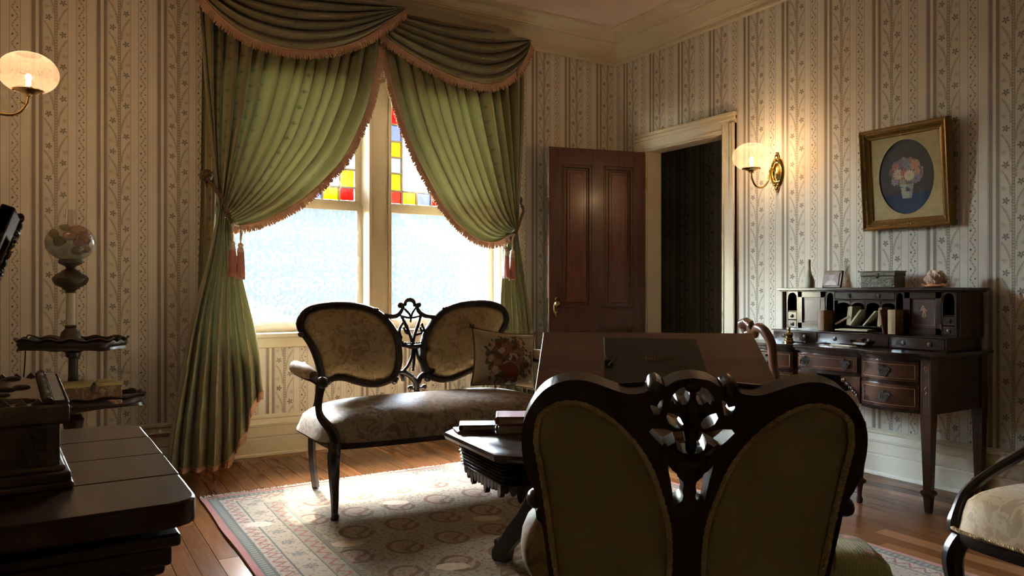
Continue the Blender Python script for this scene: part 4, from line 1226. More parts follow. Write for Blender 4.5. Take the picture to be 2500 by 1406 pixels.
for sg in (1, -1):
    d = MB(); lp = [(sg * (p[0] + (-0.36 - p[0]) * 0.06), p[1] + (0.80 - p[1]) * 0.06) for p in ov]
    dish(d, lp, YK - 0.002, 0.032, (sg * -0.36, 0.80)); dish(d, lp, YK + 0.008, -0.012, (sg * -0.36, 0.80)); d.obj('back_panel', M['brocade'], st, smooth=70)
q = MB()
for pts, r in SPLAT:
    pp = spline([(x, YK + 0.004 * math.sin(40 * z), z) for x, z in pts], 5)
    n = len(pp); q.tube(pp, [r * (0.80 + 0.42 * math.sin(PI * i / max(1, n - 1))) for i in range(n)], 7, up=(0, 1, 0), flat=1.25)
    q.ball(pp[0], r * 1.15, 8, 6); q.ball(pp[-1], r * 1.15, 8, 6)
for i in range(9): q.ball((-0.04 + 0.0145 * i, YK - 0.012, 0.788 + 0.004 * abs(i - 4) / 4), 0.006, 7, 5)
q.obj('splat', M['walnut'], st, smooth=60)
# seat: crowned, rolled over at the front
def seat_top(w, d, z0, h, e=5.0, bow=0.0, squash=2.4):
    def f(a, b):
        x = (2 * a - 1); y = (2 * b - 1)
        k = max(abs(x), abs(y)); r = (abs(x) ** e + abs(y) ** e) ** (1 / e)
        s_ = (k / r) if r > 1e-6 else 1.0
        X, Y = x * s_, y * s_
        z = z0 + h * max(0.0, 1 - (max(abs(x), abs(y))) ** 4.5) ** (1 / squash)
        return (X * w / 2, Y * d / 2 - bow * (1 - X * X) * (1 if y < 0 else 0) * min(1, -y) if y < 0 else Y * d / 2, z)
    return f
q = MB(); q.grid(seat_top(1.44, 0.64, 0.365, 0.155, 6, 0.04), 44, 26)
s2 = q.obj('seat', M['brocade_seat'], st, smooth=70, fixn=False); s2.location = (0, -0.005, 0)
q = MB()
ring = [(0.67, 0.29), (0.675, -0.20), (0.64, -0.285), (0.4, -0.318), (0, -0.330), (-0.4, -0.318), (-0.64, -0.285), (-0.675, -0.20), (-0.67, 0.29)]
rail = spline([(x, y, 0.352) for x, y in ring], 6)
q.sweep(rail, rounded_sec(0.034, 0.040, 8), (0, 0, 1), False)
q.tube([(-0.67, 0.29, 0.352), (0.67, 0.29, 0.352)], 0.018, 8)
q.obj('seat_rail', M['walnut'], st)
for sg in (1, -1):
    l = MB(); pp = spline([(sg * 0.655, -0.275, 0.36), (sg * 0.672, -0.305, 0.30), (sg * 0.670, -0.300, 0.20), (sg * 0.662, -0.285, 0.10), (sg * 0.664, -0.292, 0.035), (sg * 0.668, -0.300, 0.0)], 6)
    n = len(pp); l.tube(pp, [interp([(0, 0.030), (0.2, 0.033), (0.55, 0.022), (0.82, 0.017), (0.93, 0.022), (1, 0.018)], i / (n - 1)) for i in range(n)], 8)
    l.ball((sg * 0.668, -0.312, 0.020), (0.020, 0.022, 0.018), 10, 7); l.ball((sg * 0.672, -0.315, 0.315), (0.024, 0.020, 0.028), 10, 7)
    l.obj('leg', M['walnut'], st)
    l = MB(); pp = spline([(sg * 0.550, YK, 0.64), (sg * 0.560, YK - 0.005, 0.50), (sg * 0.590, YK, 0.36), (sg * 0.590, YK + 0.01, 0.18), (sg * 0.565, YK + 0.025, 0.0)], 5)
    l.tube(pp, 0.021, 4, up=(0, 1, 0)); l.obj('leg', M['walnut'], st)
    # arms: padded top on a wooden rail, S-shaped support
    a = MB(); pp = spline([(sg * 0.640, 0.30, 0.690), (sg * 0.715, 0.20, 0.678), (sg * 0.735, 0.0, 0.674), (sg * 0.728, -0.16, 0.668), (sg * 0.712, -0.225, 0.652)], 6)
    a.tube(pp, [0.020] * (len(pp) - 1) + [0.022], 8)
    a.ball((sg * 0.706, -0.232, 0.655), (0.030, 0.026, 0.030), 12, 9)
    ps = spline([(sg * 0.706, -0.222, 0.645), (sg * 0.716, -0.205, 0.56), (sg * 0.710, -0.215, 0.49), (sg * 0.668, -0.265, 0.42), (sg * 0.652, -0.285, 0.36)], 6)
    n = len(ps); a.tube(ps, [interp([(0, 0.022), (0.4, 0.017), (0.75, 0.026), (1, 0.024)], i / (n - 1)) for i in range(n)], 8)
    ar = a.obj('arm', M['walnut'], st)
    p = MB(); pp = spline([(sg * 0.700, 0.235, 0.700), (sg * 0.738, 0.12, 0.702), (sg * 0.742, 0.0, 0.700), (sg * 0.736, -0.10, 0.694), (sg * 0.728, -0.165, 0.684)], 6)
    n = len(pp); p.tube(pp, [0.010 + 0.026 * math.sin(PI * (0.08 + 0.84 * i / (n - 1))) ** 0.5 for i in range(n)], 12); p.obj('arm_pad', M['brocade'], ar, smooth=70)

# ---- cushion leaning in the settee corner
cu = thing('cushion', 'square tan needlepoint cushion with red roses on the settee', 'cushion', (2.372, 3.965, 0.695), R(-6))
def pillow(sx, sz, th):
    def f(a, b):
        u, v = 2 * a - 1, 2 * b - 1
        pin = 1 - 0.10 * (1 - abs(u) ** 2) * abs(v) ** 3
        pin2 = 1 - 0.10 * (1 - abs(v) ** 2) * abs(u) ** 3
        return u * sx * pin2, v * sz * pin, th * (max(0, 1 - u ** 4) ** 0.6) * (max(0, 1 - v ** 4) ** 0.6)
    return f
pf = pillow(0.215, 0.175, 0.065); q = MB()
q.grid(lambda a, b: (lambda t: (t[0], -t[2], t[1]))(pf(a, b)), 24, 24); q.grid(lambda a, b: (lambda t: (t[0], t[2], t[1]))(pf(a, b)), 24, 24)
c_ = q.obj('cover', M['cushion'], cu, smooth=70); c_.rotation_euler = (R(-14), R(7), 0)
q = MB()
edge = [pf(k / 24, 0) for k in range(24)] + [pf(1, k / 24) for k in range(24)] + [pf(1 - k / 24, 1) for k in range(24)] + [pf(0, 1 - k / 24) for k in range(24)]
q.tube([(p[0], 0, p[1]) for p in edge], 0.005, 6, closed=True)
for i in range(14):
    a = 2 * PI * i / 14; q.tube([(-0.215, 0, 0.175), (-0.222 + 0.02 * math.cos(a), -0.012 + 0.012 * math.sin(a), 0.183 + 0.014 * math.sin(2 * a))], [0.004, 0.0015], 4)
    q.tube([(0.215, 0, 0.175), (0.222 + 0.02 * math.cos(a), 0.012 * math.sin(a), 0.183 + 0.014 * math.sin(2 * a))], [0.004, 0.0015], 4)
e_ = q.obj('corded_edge', M['tiecord'], cu); e_.rotation_euler = (R(-14), R(7), 0)

# ================================================================ CENTRE TABLE
TZ = 0.556
tb = thing('parlor_table', 'low carved walnut parlor table with clipped corners and scalloped apron', 'table', (1.72, 2.40, 0.011), R(-5))
hx, hy, ch = 0.42, 0.305, 0.075
def clipped(hx, hy, ch, n=5):
    out = []
    for sx, sy in ((1, 1), (-1, 1), (-1, -1), (1, -1)):
        pts = [(sx * hx, sy * (hy - ch)), (sx * (hx - ch), sy * hy)]
        if sx * sy < 0: pts.reverse()
        out += pts
    return out
def inset(k): return clipped(hx - k, hy - k, ch)
q = MB()
lay = [(0.020, TZ - 0.036), (0.004, TZ - 0.030), (0.0, TZ - 0.018), (0.003, TZ - 0.006), (0.014, TZ), ]
vs = []; fs = []
for k, z in lay: vs += [(x, y, z) for x, y in inset(k)]
for i in range(len(lay) - 1):
    for j in range(8): fs.append((i * 8 + j, i * 8 + (j + 1) % 8, (i + 1) * 8 + (j + 1) % 8, (i + 1) * 8 + j))
fs += [tuple(range(7, -1, -1)), tuple((len(lay) - 1) * 8 + j for j in range(8))]
q.add(vs, fs); q.obj('top', M['rosewood'], tb, smooth=30)
# reeded apron
q = MB(); vs = []; fs = []; prof = []
z = TZ - 0.036
for i in range(7):
    for t, o_ in ((0.0, 0.050), (0.25, 0.042), (0.5, 0.039), (0.75, 0.042)): prof.append((o_ + 0.002 * i, z - 0.0135 * (i + t)))
prof.append((0.062, z - 0.0135 * 7)); prof.append((0.085, z - 0.0135 * 7)); prof.append((0.085, z))
for k, zz in prof: vs += [(x, y, zz) for x, y in inset(k)]
n = len(prof)
for i in range(n):
    i2 = (i + 1) % n
    for j in range(8): fs.append((i * 8 + j, i * 8 + (j + 1) % 8, i2 * 8 + (j + 1) % 8, i2 * 8 + j))
q.add(vs, fs); q.obj('apron', M['walnut'], tb, smooth=40)
# scalloped pendants under the apron
q = MB(); zb = TZ - 0.036 - 0.0135 * 7 + 0.004
loop = inset(0.066)
for j in range(8):
    a = Vector((*loop[j], 0)); b = Vector((*loop[(j + 1) % 8], 0)); L = (b - a).length; m = max(2, round(L / 0.030)); t = (b - a).normalized(); nn = Vector((t.y, -t.x, 0))
    for i in range(m):
        c = a.lerp(b, (i + 0.5) / m); u = (i + 0.5) / m
        h = 0.026 + 0.022 * (1 if i % 4 == 2 else 0) + 0.014 * math.sin(PI * u)
        w = L / m * 0.47
        pr = [(-w, 0), (w, 0), (w * 0.95, -h * 0.6), (w * 0.55, -h * 0.9), (0, -h), (-w * 0.55, -h * 0.9), (-w * 0.95, -h * 0.6)]
        vs = []
        for o_ in (-0.009, 0.009):
            for x, zz in pr: p = c + t * x + nn * o_; vs.append((p.x, p.y, zb + zz))
        mm = len(pr)
        q.add(vs, [tuple(range(mm)), tuple(range(2 * mm - 1, mm - 1, -1))] + [(k, (k + 1) % mm, mm + (k + 1) % mm, mm + k) for k in range(mm)])
q.obj('scallop_edge', M['walnut'], tb, smooth=0)
for sx, sy in ((-1, 1), (1, 1), (-1, -1), (1, -1)):
    l = MB()
    # outline in the leg's own vertical plane: s outward, z up
    out = [(0.0, 0.44), (0.075, 0.44), (0.075, 0.405), (0.092, 0.400), (0.092, 0.285), (0.075, 0.275), (0.110, 0.215), (0.165, 0.145), (0.190, 0.105), (0.205, 0.085), (0.222, 0.090), (0.226, 0.078), (0.222, 0.066), (0.236, 0.040), (0.236, 0.010), (0.228, 0.0), (0.170, 0.0), (0.160, 0.045), (0.120, 0.090), (0.060, 0.150), (0.0, 0.185)]
    d = Vector((sx * 0.175, sy * 0.295, 0)).normalized(); nn = Vector((-d.y, d.x, 0)); o0 = Vector((sx * 0.05, sy * 0.085, 0))
    vs = []
    for t in (-0.03, 0.03):
        for s_, z in out: p = o0 + d * s_ + nn * t; vs.append((p.x, p.y, z))
    m = len(out)
    l.add(vs, [tuple(range(m)), tuple(range(2 * m - 1, m - 1, -1))] + [(k, (k + 1) % m, m + (k + 1) % m, m + k) for k in range(m)])
    l.obj('leg', M['walnut'], tb, smooth=0, bevel=0.004)
q = MB(); q.lathe([(0.0, 0.44), (0.075, 0.44), (0.07, 0.40), (0.05, 0.36), (0.058, 0.30), (0.066, 0.26), (0.05, 0.22), (0.03, 0.18), (0.036, 0.165), (0.0, 0.14)], (0, 0, 0), 20); q.obj('pedestal', M['walnut'], tb)

def book(name, label, loc, w, d, h, rz, cover, group, rot=None, spine='x'):
    """lying book: w along x (spine at -x), d along y"""
    b = thing(name, label, 'book', loc, rz, group)
    if rot: b.rotation_euler = rot
    p = MB(); p.box((0.003, 0, h / 2), (w - 0.010, d - 0.010, h - 0.008)); p.obj('pages', M['pages'], b, smooth=0)
    c = MB(); c.box((0, 0, 0.002), (w, d, 0.004)); c.box((0, 0, h - 0.002), (w, d, 0.004))
    pts = [(-w / 2 - 0.006 * math.cos(a), h / 2 + h / 2 * math.sin(a)) for a in [PI / 2 * (1 - k / 4) for k in range(9)]]
    c.prism([(-w / 2 + 0.004, h)] + pts + [(-w / 2 + 0.004, 0)], -d / 2, d / 2, 'XZ')
    c.obj('cover', cover, b, bevel=0.001)
    return b
def tw(x, y):          # table-local to world
    a = R(-5); return (1.72 + x * math.cos(a) - y * math.sin(a), 2.40 + x * math.sin(a) + y * math.cos(a))
def onto(x, y, z, u=None): return (x, y, z)
g1 = 'books on the parlor table'
book('book', 'thin pale pamphlet under the grey book at the left table end', (1.413, 2.603, TZ + 0.011), 0.125, 0.10, 0.010, R(-16), M['book_tan'], g1)
book('book', 'small grey leather book on the left end of the table', (1.432, 2.592, TZ + 0.0215), 0.135, 0.105, 0.021, R(-28), M['book_grey'], g1)
book('book', 'brown closed book at the bottom of the table stack', (1.578, 2.505, TZ + 0.011), 0.19, 0.14, 0.036, R(-30), M['book_brown'], g1)
book('book', 'red cloth book on top of the stack on the table', (1.583, 2.503, TZ + 0.0475), 0.20, 0.145, 0.030, R(-31), M['book_red'], g1)

# ================================================================ SLOPING READING STAND WITH ALBUM
az = math.atan2(-0.608, 0.795)                       # direction of the board's upper edge
rs = thing('reading_stand', 'sloping cherry reading stand in front of the armchair', 'stand', (1.562, 2.327, 0), az)
SL = R(20.3); BW_, BL_ = 0.752, 0.74
# local: x along the top edge, -y downhill
bz = 0.9626
def brd(p, q_, h=0.0): return (p, -q_ * math.cos(SL) - h * math.sin(SL), bz - q_ * math.sin(SL) + h * math.cos(SL))
q = MB(); vs = [brd(p, s_, h) for h in (-0.018, 0.0) for p, s_ in ((0, 0), (BW_, 0), (BW_, BL_), (0, BL_))]
q.add(vs, [(3, 2, 1, 0), (4, 5, 6, 7), (0, 1, 5, 4), (1, 2, 6, 5), (2, 3, 7, 6), (3, 0, 4, 7)]); q.obj('board', M['board'], rs, bevel=0.003)
q = MB(); vs = [brd(p, s_, h) for h in (0.0, 0.03) for p, s_ in ((0.03, BL_ - 0.03), (BW_ - 0.03, BL_ - 0.03), (BW_ - 0.03, BL_ - 0.012), (0.03, BL_ - 0.012))]
q.add(vs, [(3, 2, 1, 0), (4, 5, 6, 7), (0, 1, 5, 4), (1, 2, 6, 5), (2, 3, 7, 6), (3, 0, 4, 7)]); q.obj('ledge', M['board'], rs, bevel=0.003)
cx, cy = BW_ / 2, -0.36
q = MB(); q.lathe([(0.0, 0.806), (0.05, 0.806), (0.05, 0.77), (0.022, 0.74), (0.020, 0.55), (0.032, 0.50), (0.020, 0.45), (0.024, 0.25), (0.04, 0.18), (0.03, 0.12), (0, 0.11)], (cx, cy, 0), 18); q.obj('column', M['rosewood'], rs)
for i in range(3):
    a = R(90 + 120 * i); l = MB()
    pp = spline([(cx, cy, 0.20), (cx + 0.09 * math.cos(a), cy + 0.09 * math.sin(a), 0.17), (cx + 0.18 * math.cos(a), cy + 0.18 * math.sin(a), 0.06), (cx + 0.24 * math.cos(a), cy + 0.24 * math.sin(a), 0.027)], 6)
    l.tube(pp, [0.024 - 0.008 * k / len(pp) for k in range(len(pp))], 8); l.obj('foot', M['rosewood'], rs)

al = thing('album', 'charcoal cloth album with gilt script and cord tie on the board', 'album', (1.562, 2.327, 0), az)
def slab(p0, p1, s0, s1, h0, h1, skew=0.0):
    m = MB(); vs = [brd(p, s_, h) for h in (h0, h1) for p, s_ in ((p0, s0), (p1, s0 + skew), (p1 + 0.004, s1 + skew), (p0, s1))]
    m.add(vs, [(3, 2, 1, 0), (4, 5, 6, 7), (0, 1, 5, 4), (1, 2, 6, 5), (2, 3, 7, 6), (3, 0, 4, 7)]); return m
slab(0.221, 0.540, 0.088, 0.50, 0.0145, 0.018, 0.010).obj('cover', M['album'], al, bevel=0.001)
slab(0.224, 0.535, 0.092, 0.496, 0.0045, 0.0143, 0.010).obj('pages', M['pages'], al, smooth=0)
slab(0.221, 0.540, 0.088, 0.50, 0.001, 0.0043, 0.010).obj('cover', M['album'], al, bevel=0.001)
q = MB(); hh = 0.0188
# gilt looping script
pts = []
N = 130
for i in range(N + 1):
    t = i / N; ph = 2 * PI * 10.5 * t
    amp = 0.0075 * (1.6 if t < 0.10 or 0.33 < t < 0.48 else 1.0)
    x = 0.352 + 0.100 * t + 0.0042 * math.sin(ph); y = 0.259 - 0.004 * t + 0.004 * math.sin(PI * t * 1.4) - amp * math.cos(ph)
    pts.append(brd(x, y, hh))
q.tube(pts, 0.0011, 4)
q.tube([brd(0.356 + 0.05 * t, 0.272 + 0.006 * math.sin(PI * t), hh) for t in [k / 12 for k in range(13)]], 0.0009, 4)
q.obj('gilt_lettering', M['gilt'], al, smooth=60, fixn=False)
q = MB(); rr = random.Random(2)
for k in range(4):
    a0 = rr.uniform(0, 6); rad = rr.uniform(0.010, 0.024)
    q.tube([brd(0.232 + rad * math.cos(a0 + t * 0.5) * (1 if k % 2 else 0.6), 0.305 + rad * math.sin(a0 + t * 0.5), 0.022 + 0.004 * math.sin(t)) for t in range(12)], 0.0022, 5)
q.tube([brd(0.222, 0.24, 0.020), brd(0.226, 0.27, 0.024), brd(0.232, 0.30, 0.024)], 0.0022, 5)
q.obj('cord_tie', M['black'], al, smooth=60, fixn=False)
q = MB(); q.tube([brd(0.238, 0.31, 0.026), brd(0.25, 0.296, 0.032), brd(0.264, 0.289, 0.028)], [0.003, 0.0035, 0.0022], 5); q.tube([brd(0.238, 0.31, 0.026), brd(0.232, 0.33, 0.026)], 0.003, 5); q.obj('cord_end', M['paper2'], al, fixn=False)

# ================================================================ PARLOR ARMCHAIRS (one seen from behind, one at the right edge)
CO = [(0,0.572),(-0.026,0.568),(-0.045,0.557),(-0.052,0.562),(-0.062,0.567),(-0.071,0.561),(-0.075,0.549),(-0.087,0.544),(-0.108,0.543),(-0.129,0.549),(-0.164,0.562),(-0.192,0.567),(-0.220,0.563),(-0.248,0.548),(-0.269,0.522),(-0.284,0.488),(-0.288,0.450),(-0.284,0.411),(-0.274,0.376),(-0.261,0.348),(-0.255,0.300),(-0.248,0.243),(-0.242,0.180),(-0.236,0.109),(-0.230,0.0),(-0.226,-0.06)]
CP = [(-0.263,0.473),(-0.258,0.498),(-0.241,0.515),(-0.220,0.525),(-0.192,0.526),(-0.164,0.516),(-0.128,0.491),(-0.093,0.453),(-0.066,0.408),(-0.049,0.361),(-0.034,0.306),(-0.029,0.258),(-0.029,0.193),(-0.035,0.125),(-0.054,0.082),(-0.112,0.066),(-0.177,0.072),(-0.212,0.101),(-0.228,0.180),(-0.238,0.252),(-0.245,0.317),(-0.251,0.364),(-0.258,0.411),(-0.264,0.450)]
CH = [[(0.006,0.549),(0.013,0.557),(0.023,0.553),(0.034,0.540),(0.037,0.527),(0.028,0.526),(0.0245,0.531),(0.017,0.525),(0.008,0.526),(0.005,0.538)],
      [(0.020,0.502),(0.030,0.508),(0.040,0.511),(0.043,0.502),(0.038,0.491),(0.027,0.483),(0.019,0.482),(0.014,0.490)],
      [(0.048,0.534),(0.054,0.531),(0.059,0.521),(0.069,0.524),(0.070,0.521),(0.063,0.506),(0.053,0.507),(0.050,0.521)],
      [(0.013,0.478),(0.028,0.476),(0.048,0.482),(0.066,0.482),(0.071,0.475),(0.058,0.460),(0.044,0.447),(0.036,0.451),(0.026,0.457),(0.022,0.444),(0.012,0.436),(0.003,0.436),(0.007,0.452),(0.011,0.467)],
      [(0.041,0.425),(0.039,0.415),(0.033,0.389),(0.029,0.365),(0.026,0.339),(0.018,0.343),(0.012,0.349),(0.010,0.358),(0.012,0.366),(0.010,0.376),(0.011,0.384),(0.017,0.390),(0.021,0.394),(0.023,0.400),(0.030,0.405),(0.037,0.415)]]
TILT = R(13)
def armchair(label, loc, rz, group, low=False):
    ch = thing('armchair', label, 'armchair', loc, rz, group)
    # back plane: x right, y forward; plate leans backwards from the seat
    Z0 = 0.409
    def bp(x, s_, h=0.0): return (x, -s_ * math.sin(TILT) + h * math.cos(TILT), Z0 + s_ * math.cos(TILT) + h * math.sin(TILT))
    BM = Matrix(((1, 0, 0, 0), (0, -math.sin(TILT), math.cos(TILT), 0), (0, math.cos(TILT), math.sin(TILT), Z0), (0, 0, 0, 1)))
    half = [(-0.001 if i == 0 else p[0], p[1]) for i, p in enumerate(CO)]
    sm = spline(half, 4)
    outer = sm + [(-x, y) for x, y in reversed(sm)]
    loops = [outer]
    pan = spline(CP, 4, True)
    grow = 1.0
    loops.append(pan); loops.append([(-x, y) for x, y in reversed(pan)])
    for h in CH:
        loops.append(h); loops.append([(-x, y) for x, y in reversed(h)])
    me = curve_mesh('back_frame', loops, 0.022)
    me.transform(BM)
    link('back_frame', me, M['walnut'], ch, bevel=0.0035)
    # rounded crest moulding, scroll ears, carved drop
    q = MB()
    q.M = BM
    q.ball((-0.062, 0.552, -0.002), (0.0135, 0.016, 0.030), 12, 9, 1.0, 0.6); q.ball((0.062, 0.552, -0.002), (0.0135, 0.016, 0.030), 12, 9, 1.0, 0.6)
    for sg in (1, -1):
        q.ball((sg * 0.266, 0.336, 0.0), (0.017, 0.016, 0.026), 12, 8)
        q.tube([(sg * x, y, 0.020) for x, y in ((0.075, 0.545), (0.13, 0.540), (0.19, 0.553), (0.24, 0.540), (0.272, 0.49), (0.277, 0.45), (0.268, 0.40))], 0.006, 6)
        q.tube([(sg * 0.012, 0.50, -0.018), (sg * 0.03, 0.515, -0.022), (sg * 0.036, 0.53, -0.018)], 0.005, 6)
        q.tube([(sg * 0.004, 0.43, -0.018), (sg * 0.03, 0.435, -0.024), (sg * 0.048, 0.45, -0.018)], 0.006, 6)
        for k in range(5): q.ball((sg * (0.008 + 0.007 * k), 0.406 + 0.006 * k, -0.018), 0.006, 7, 5)
    q.ball((0, 0.555, -0.018), (0.014, 0.010, 0.010), 10, 7); q.ball((0, 0.51, -0.020), (0.012, 0.030, 0.012), 10, 8); q.ball((0, 0.455, -0.020), (0.010, 0.024, 0.012), 10, 8); q.ball((0, 0.41, -0.020), (0.026, 0.022, 0.012), 12, 8)
    q.tube([(0, 0.40, -0.018), (0, 0.35, -0.018)], [0.010, 0.006], 8)
    q.obj('back_carving', M['walnut'], ch)
    for sg in (1, -1):
        lp = [(sg * x, y) for x, y in pan]
        d = MB(); d.M = BM @ Matrix(((1, 0, 0, 0), (0, 0, 1, 0), (0, 1, 0, 0), (0, 0, 0, 1)))
        dish(d, lp, -0.011, 0.010, (sg * -0.145, 0.30), 8, 3.0)
        bo = d.obj('back_cover', M['velvet'], ch, smooth=70)
        d = MB(); d.M = BM @ Matrix(((1, 0, 0, 0), (0, 0, 1, 0), (0, 1, 0, 0), (0, 0, 0, 1)))
        dish(d, lp, 0.014, -0.026, (sg * -0.145, 0.30)); d.obj('back_cushion', M['brocade'], ch, smooth=70)
        r_ = MB(); P = resample([(x, y, 0) for x, y in lp] + [(lp[0][0], lp[0][1], 0)], 640); n = len(P) - 1
        for k in range(3):
            o = []
            for i in range(n):
                t = (P[(i + 1) % n] - P[i - 1]).normalized(); a = Vector((t.y, -t.x, 0)); ph = 2 * PI * (118 * i / n + k / 3)
                p = P[i] + a * (0.0036 * math.cos(ph)) + Vector((0, 0, -0.0175 + 0.0036 * math.sin(ph)))
                o.append(BM @ p)
            r_.tube(o, 0.0034, 5, closed=True)
        r_.obj('rope_trim', M['rope'], bo, smooth=60, fixn=False)
    # seat and rails
    q = MB(); q.grid(seat_top(0.62, 0.58, 0.372, 0.140, 5.5), 26, 26); so = q.obj('seat', M['brocade'], ch, smooth=70, fixn=False); so.location = (0, 0.275, 0)
    q = MB(); ring = spline([(-0.23, 0.0, 0.35), (-0.275, 0.16, 0.35), (-0.28, 0.42, 0.35), (-0.245, 0.525, 0.35), (0, 0.545, 0.35), (0.245, 0.525, 0.35), (0.28, 0.42, 0.35), (0.275, 0.16, 0.35), (0.23, 0.0, 0.35)], 5)
    q.sweep(ring, rounded_sec(0.036, 0.050, 8), (0, 0, 1), False); q.tube([(-0.24, 0.0, 0.35), (0.24, 0.0, 0.35)], 0.022, 8); q.obj('seat_rail', M['walnut'], ch)
    q = MB(); twisted(q, [(-0.300, 0.10, 0.374), (-0.308, 0.40, 0.374), (-0.272, 0.545, 0.374), (0, 0.566, 0.374), (0.272, 0.545, 0.374), (0.308, 0.40, 0.374), (0.300, 0.10, 0.374)], 0.006, 110); q.obj('gimp', M['rope'], ch, smooth=60, fixn=False)
    for sg in (1, -1):
        l = MB(); pp = spline([(sg * 0.27, 0.505, 0.35), (sg * 0.288, 0.53, 0.28), (sg * 0.278, 0.515, 0.15), (sg * 0.272, 0.505, 0.06), (sg * 0.278, 0.515, 0.0)], 6)
        n = len(pp); l.tube(pp, [interp([(0, 0.030), (0.25, 0.032), (0.6, 0.020), (0.85, 0.016), (0.95, 0.021), (1, 0.017)], i / (n - 1)) for i in range(n)], 8); l.obj('leg', M['walnut'], ch)
        l = MB(); pp = spline([(sg * 0.226, 0.012, 0.37), (sg * 0.222, -0.005, 0.2), (sg * 0.215, -0.07, 0.0)], 5); l.tube(pp, 0.022, 4); l.obj('leg', M['walnut'], ch)
        a = MB()
        if low: pp = spline([(sg * 0.250, -0.03, 0.66), (sg * 0.290, 0.06, 0.60), (sg * 0.312, 0.18, 0.545), (sg * 0.310, 0.30, 0.515), (sg * 0.300, 0.40, 0.490), (sg * 0.294, 0.47, 0.455), (sg * 0.288, 0.51, 0.40), (sg * 0.285, 0.515, 0.36)], 6)
        else: pp = spline([(sg * 0.250, -0.050, 0.700), (sg * 0.256, 0.03, 0.684), (sg * 0.264, 0.13, 0.668), (sg * 0.264, 0.23, 0.640), (sg * 0.250, 0.31, 0.570), (sg * 0.248, 0.39, 0.490), (sg * 0.256, 0.46, 0.430), (sg * 0.268, 0.50, 0.36)], 6)
        n = len(pp); a.tube(pp, [interp([(0, 0.018), (0.35, 0.017), (0.55, 0.016), (0.8, 0.020), (0.9, 0.028), (1, 0.026)], i / (n - 1)) for i in range(n)], 9)
        ar = a.obj('arm', M['walnut'], ch)
        if low: continue
        p = MB(); pp = spline([(sg * 0.250, 0.045, 0.598), (sg * 0.256, 0.10, 0.596), (sg * 0.258, 0.18, 0.578), (sg * 0.252, 0.25, 0.545)], 6)
        n = len(pp); p.tube(pp, [0.018 + 0.033 * math.sin(PI * (0.16 + 0.76 * i / (n - 1))) ** 0.5 for i in range(n)], 16, up=(0, 0, 1), flat=1.55); p.obj('arm_pad', M['brocade'], ar, smooth=70)
    return ch
armchair('black carved armchair seen from behind with twin olive velvet back panels', (1.0027, 1.0351, 0.011), R(-36.5), 'carved parlor armchairs')
armchair('tan brocade armchair cut off by the lower right picture edge', (2.885, 0.945, 0.011), R(84), 'carved parlor armchairs', True)

# ================================================================ FOOTSTOOL
fs_ = thing('footstool', 'low footstool with green floral needlepoint top on the rug edge', 'footstool', (2.105, 1.535, 0), R(-38))
q = MB(); q.grid(seat_top(0.36, 0.29, 0.225, 0.095, 7), 26, 22); q.obj('top_cushion', M['stool'], fs_, smooth=70, fixn=False)
q = MB(); q.box((0, 0, 0.180), (0.352, 0.282, 0.09)); q.obj('frame', M['redvelvet'], fs_, bevel=0.012)
q = MB(); tr = [(x * 0.18, y * 0.145, 0.226) for x, y in ((-1, -.8), (-.85, -1), (.85, -1), (1, -.8), (1, .8), (.85, 1), (-.85, 1), (-1, .8), (-1, -.8))]
twisted(q, tr, 0.007, 90); q.obj('rope_trim', M['rope'], fs_, smooth=60, fixn=False)
for sx in (1, -1):
    for sy in (1, -1):
        l = MB(); l.lathe([(0, 0.14), (0.018, 0.14), (0.024, 0.12), (0.014, 0.10), (0.022, 0.06), (0.026, 0.035), (0.016, 0.012), (0, 0.012)], (sx * 0.145, sy * 0.11, 0), 14); l.obj('leg', M['walnut'], fs_)

# ================================================================ WRITING DESK WITH HUTCH
DO = Vector((4.0, 2.71, 0))
dk = thing('writing_desk', 'dark mahogany writing desk with bowed drawers and pigeonhole hutch', 'desk', DO)
def W(o=DO):
    m = MB(); m.M = Matrix.Translation(-Vector(o)); return m
def fx(y):            # serpentine front line of the desk
    def hump(a, b, d): t = (y - a) / (b - a); return d * math.sin(PI * t) ** 0.8 if 0 < t < 1 else 0.0
    return 3.745 - hump(2.17, 2.505, 0.052) - hump(2.505, 2.915, 0.030) - hump(2.915, 3.25, 0.052)
ys = [2.12 + 1.18 * i / 96 for i in range(97)]
q = W(); out = [(fx(y) - 0.026, y) for y in ys] + [(4.285, 3.30), (4.285, 2.12)]
out = [(fx(2.12) - 0.026, 2.095)] + out[:97] + [(fx(3.30) - 0.026, 3.325), (4.285, 3.325), (4.285, 2.095)]
q.prism(out, 0.779, 0.797); q.obj('desk_top', M['desk_dark'], dk, smooth=30, bevel=0.004)
q = W(); out = [(fx(y) - 0.014, y) for y in ys] + [(4.28, 3.30), (4.28, 2.12)]
q.prism(out, 0.766, 0.779); q.obj('top_moulding', M['desk_dark'], dk, smooth=30)
q = W()
for a, b, z in ((2.125, 2.505, 0.492), (2.915, 3.295, 0.492), (2.505, 2.915, 0.645)):
    yy = [a + (b - a) * i / 20 for i in range(21)]
    q.prism([(fx(y) + 0.006, y) for y in yy] + [(4.275, b), (4.275, a)], z, 0.766)
q.obj('case', M['desk_dark'], dk, smooth=30)
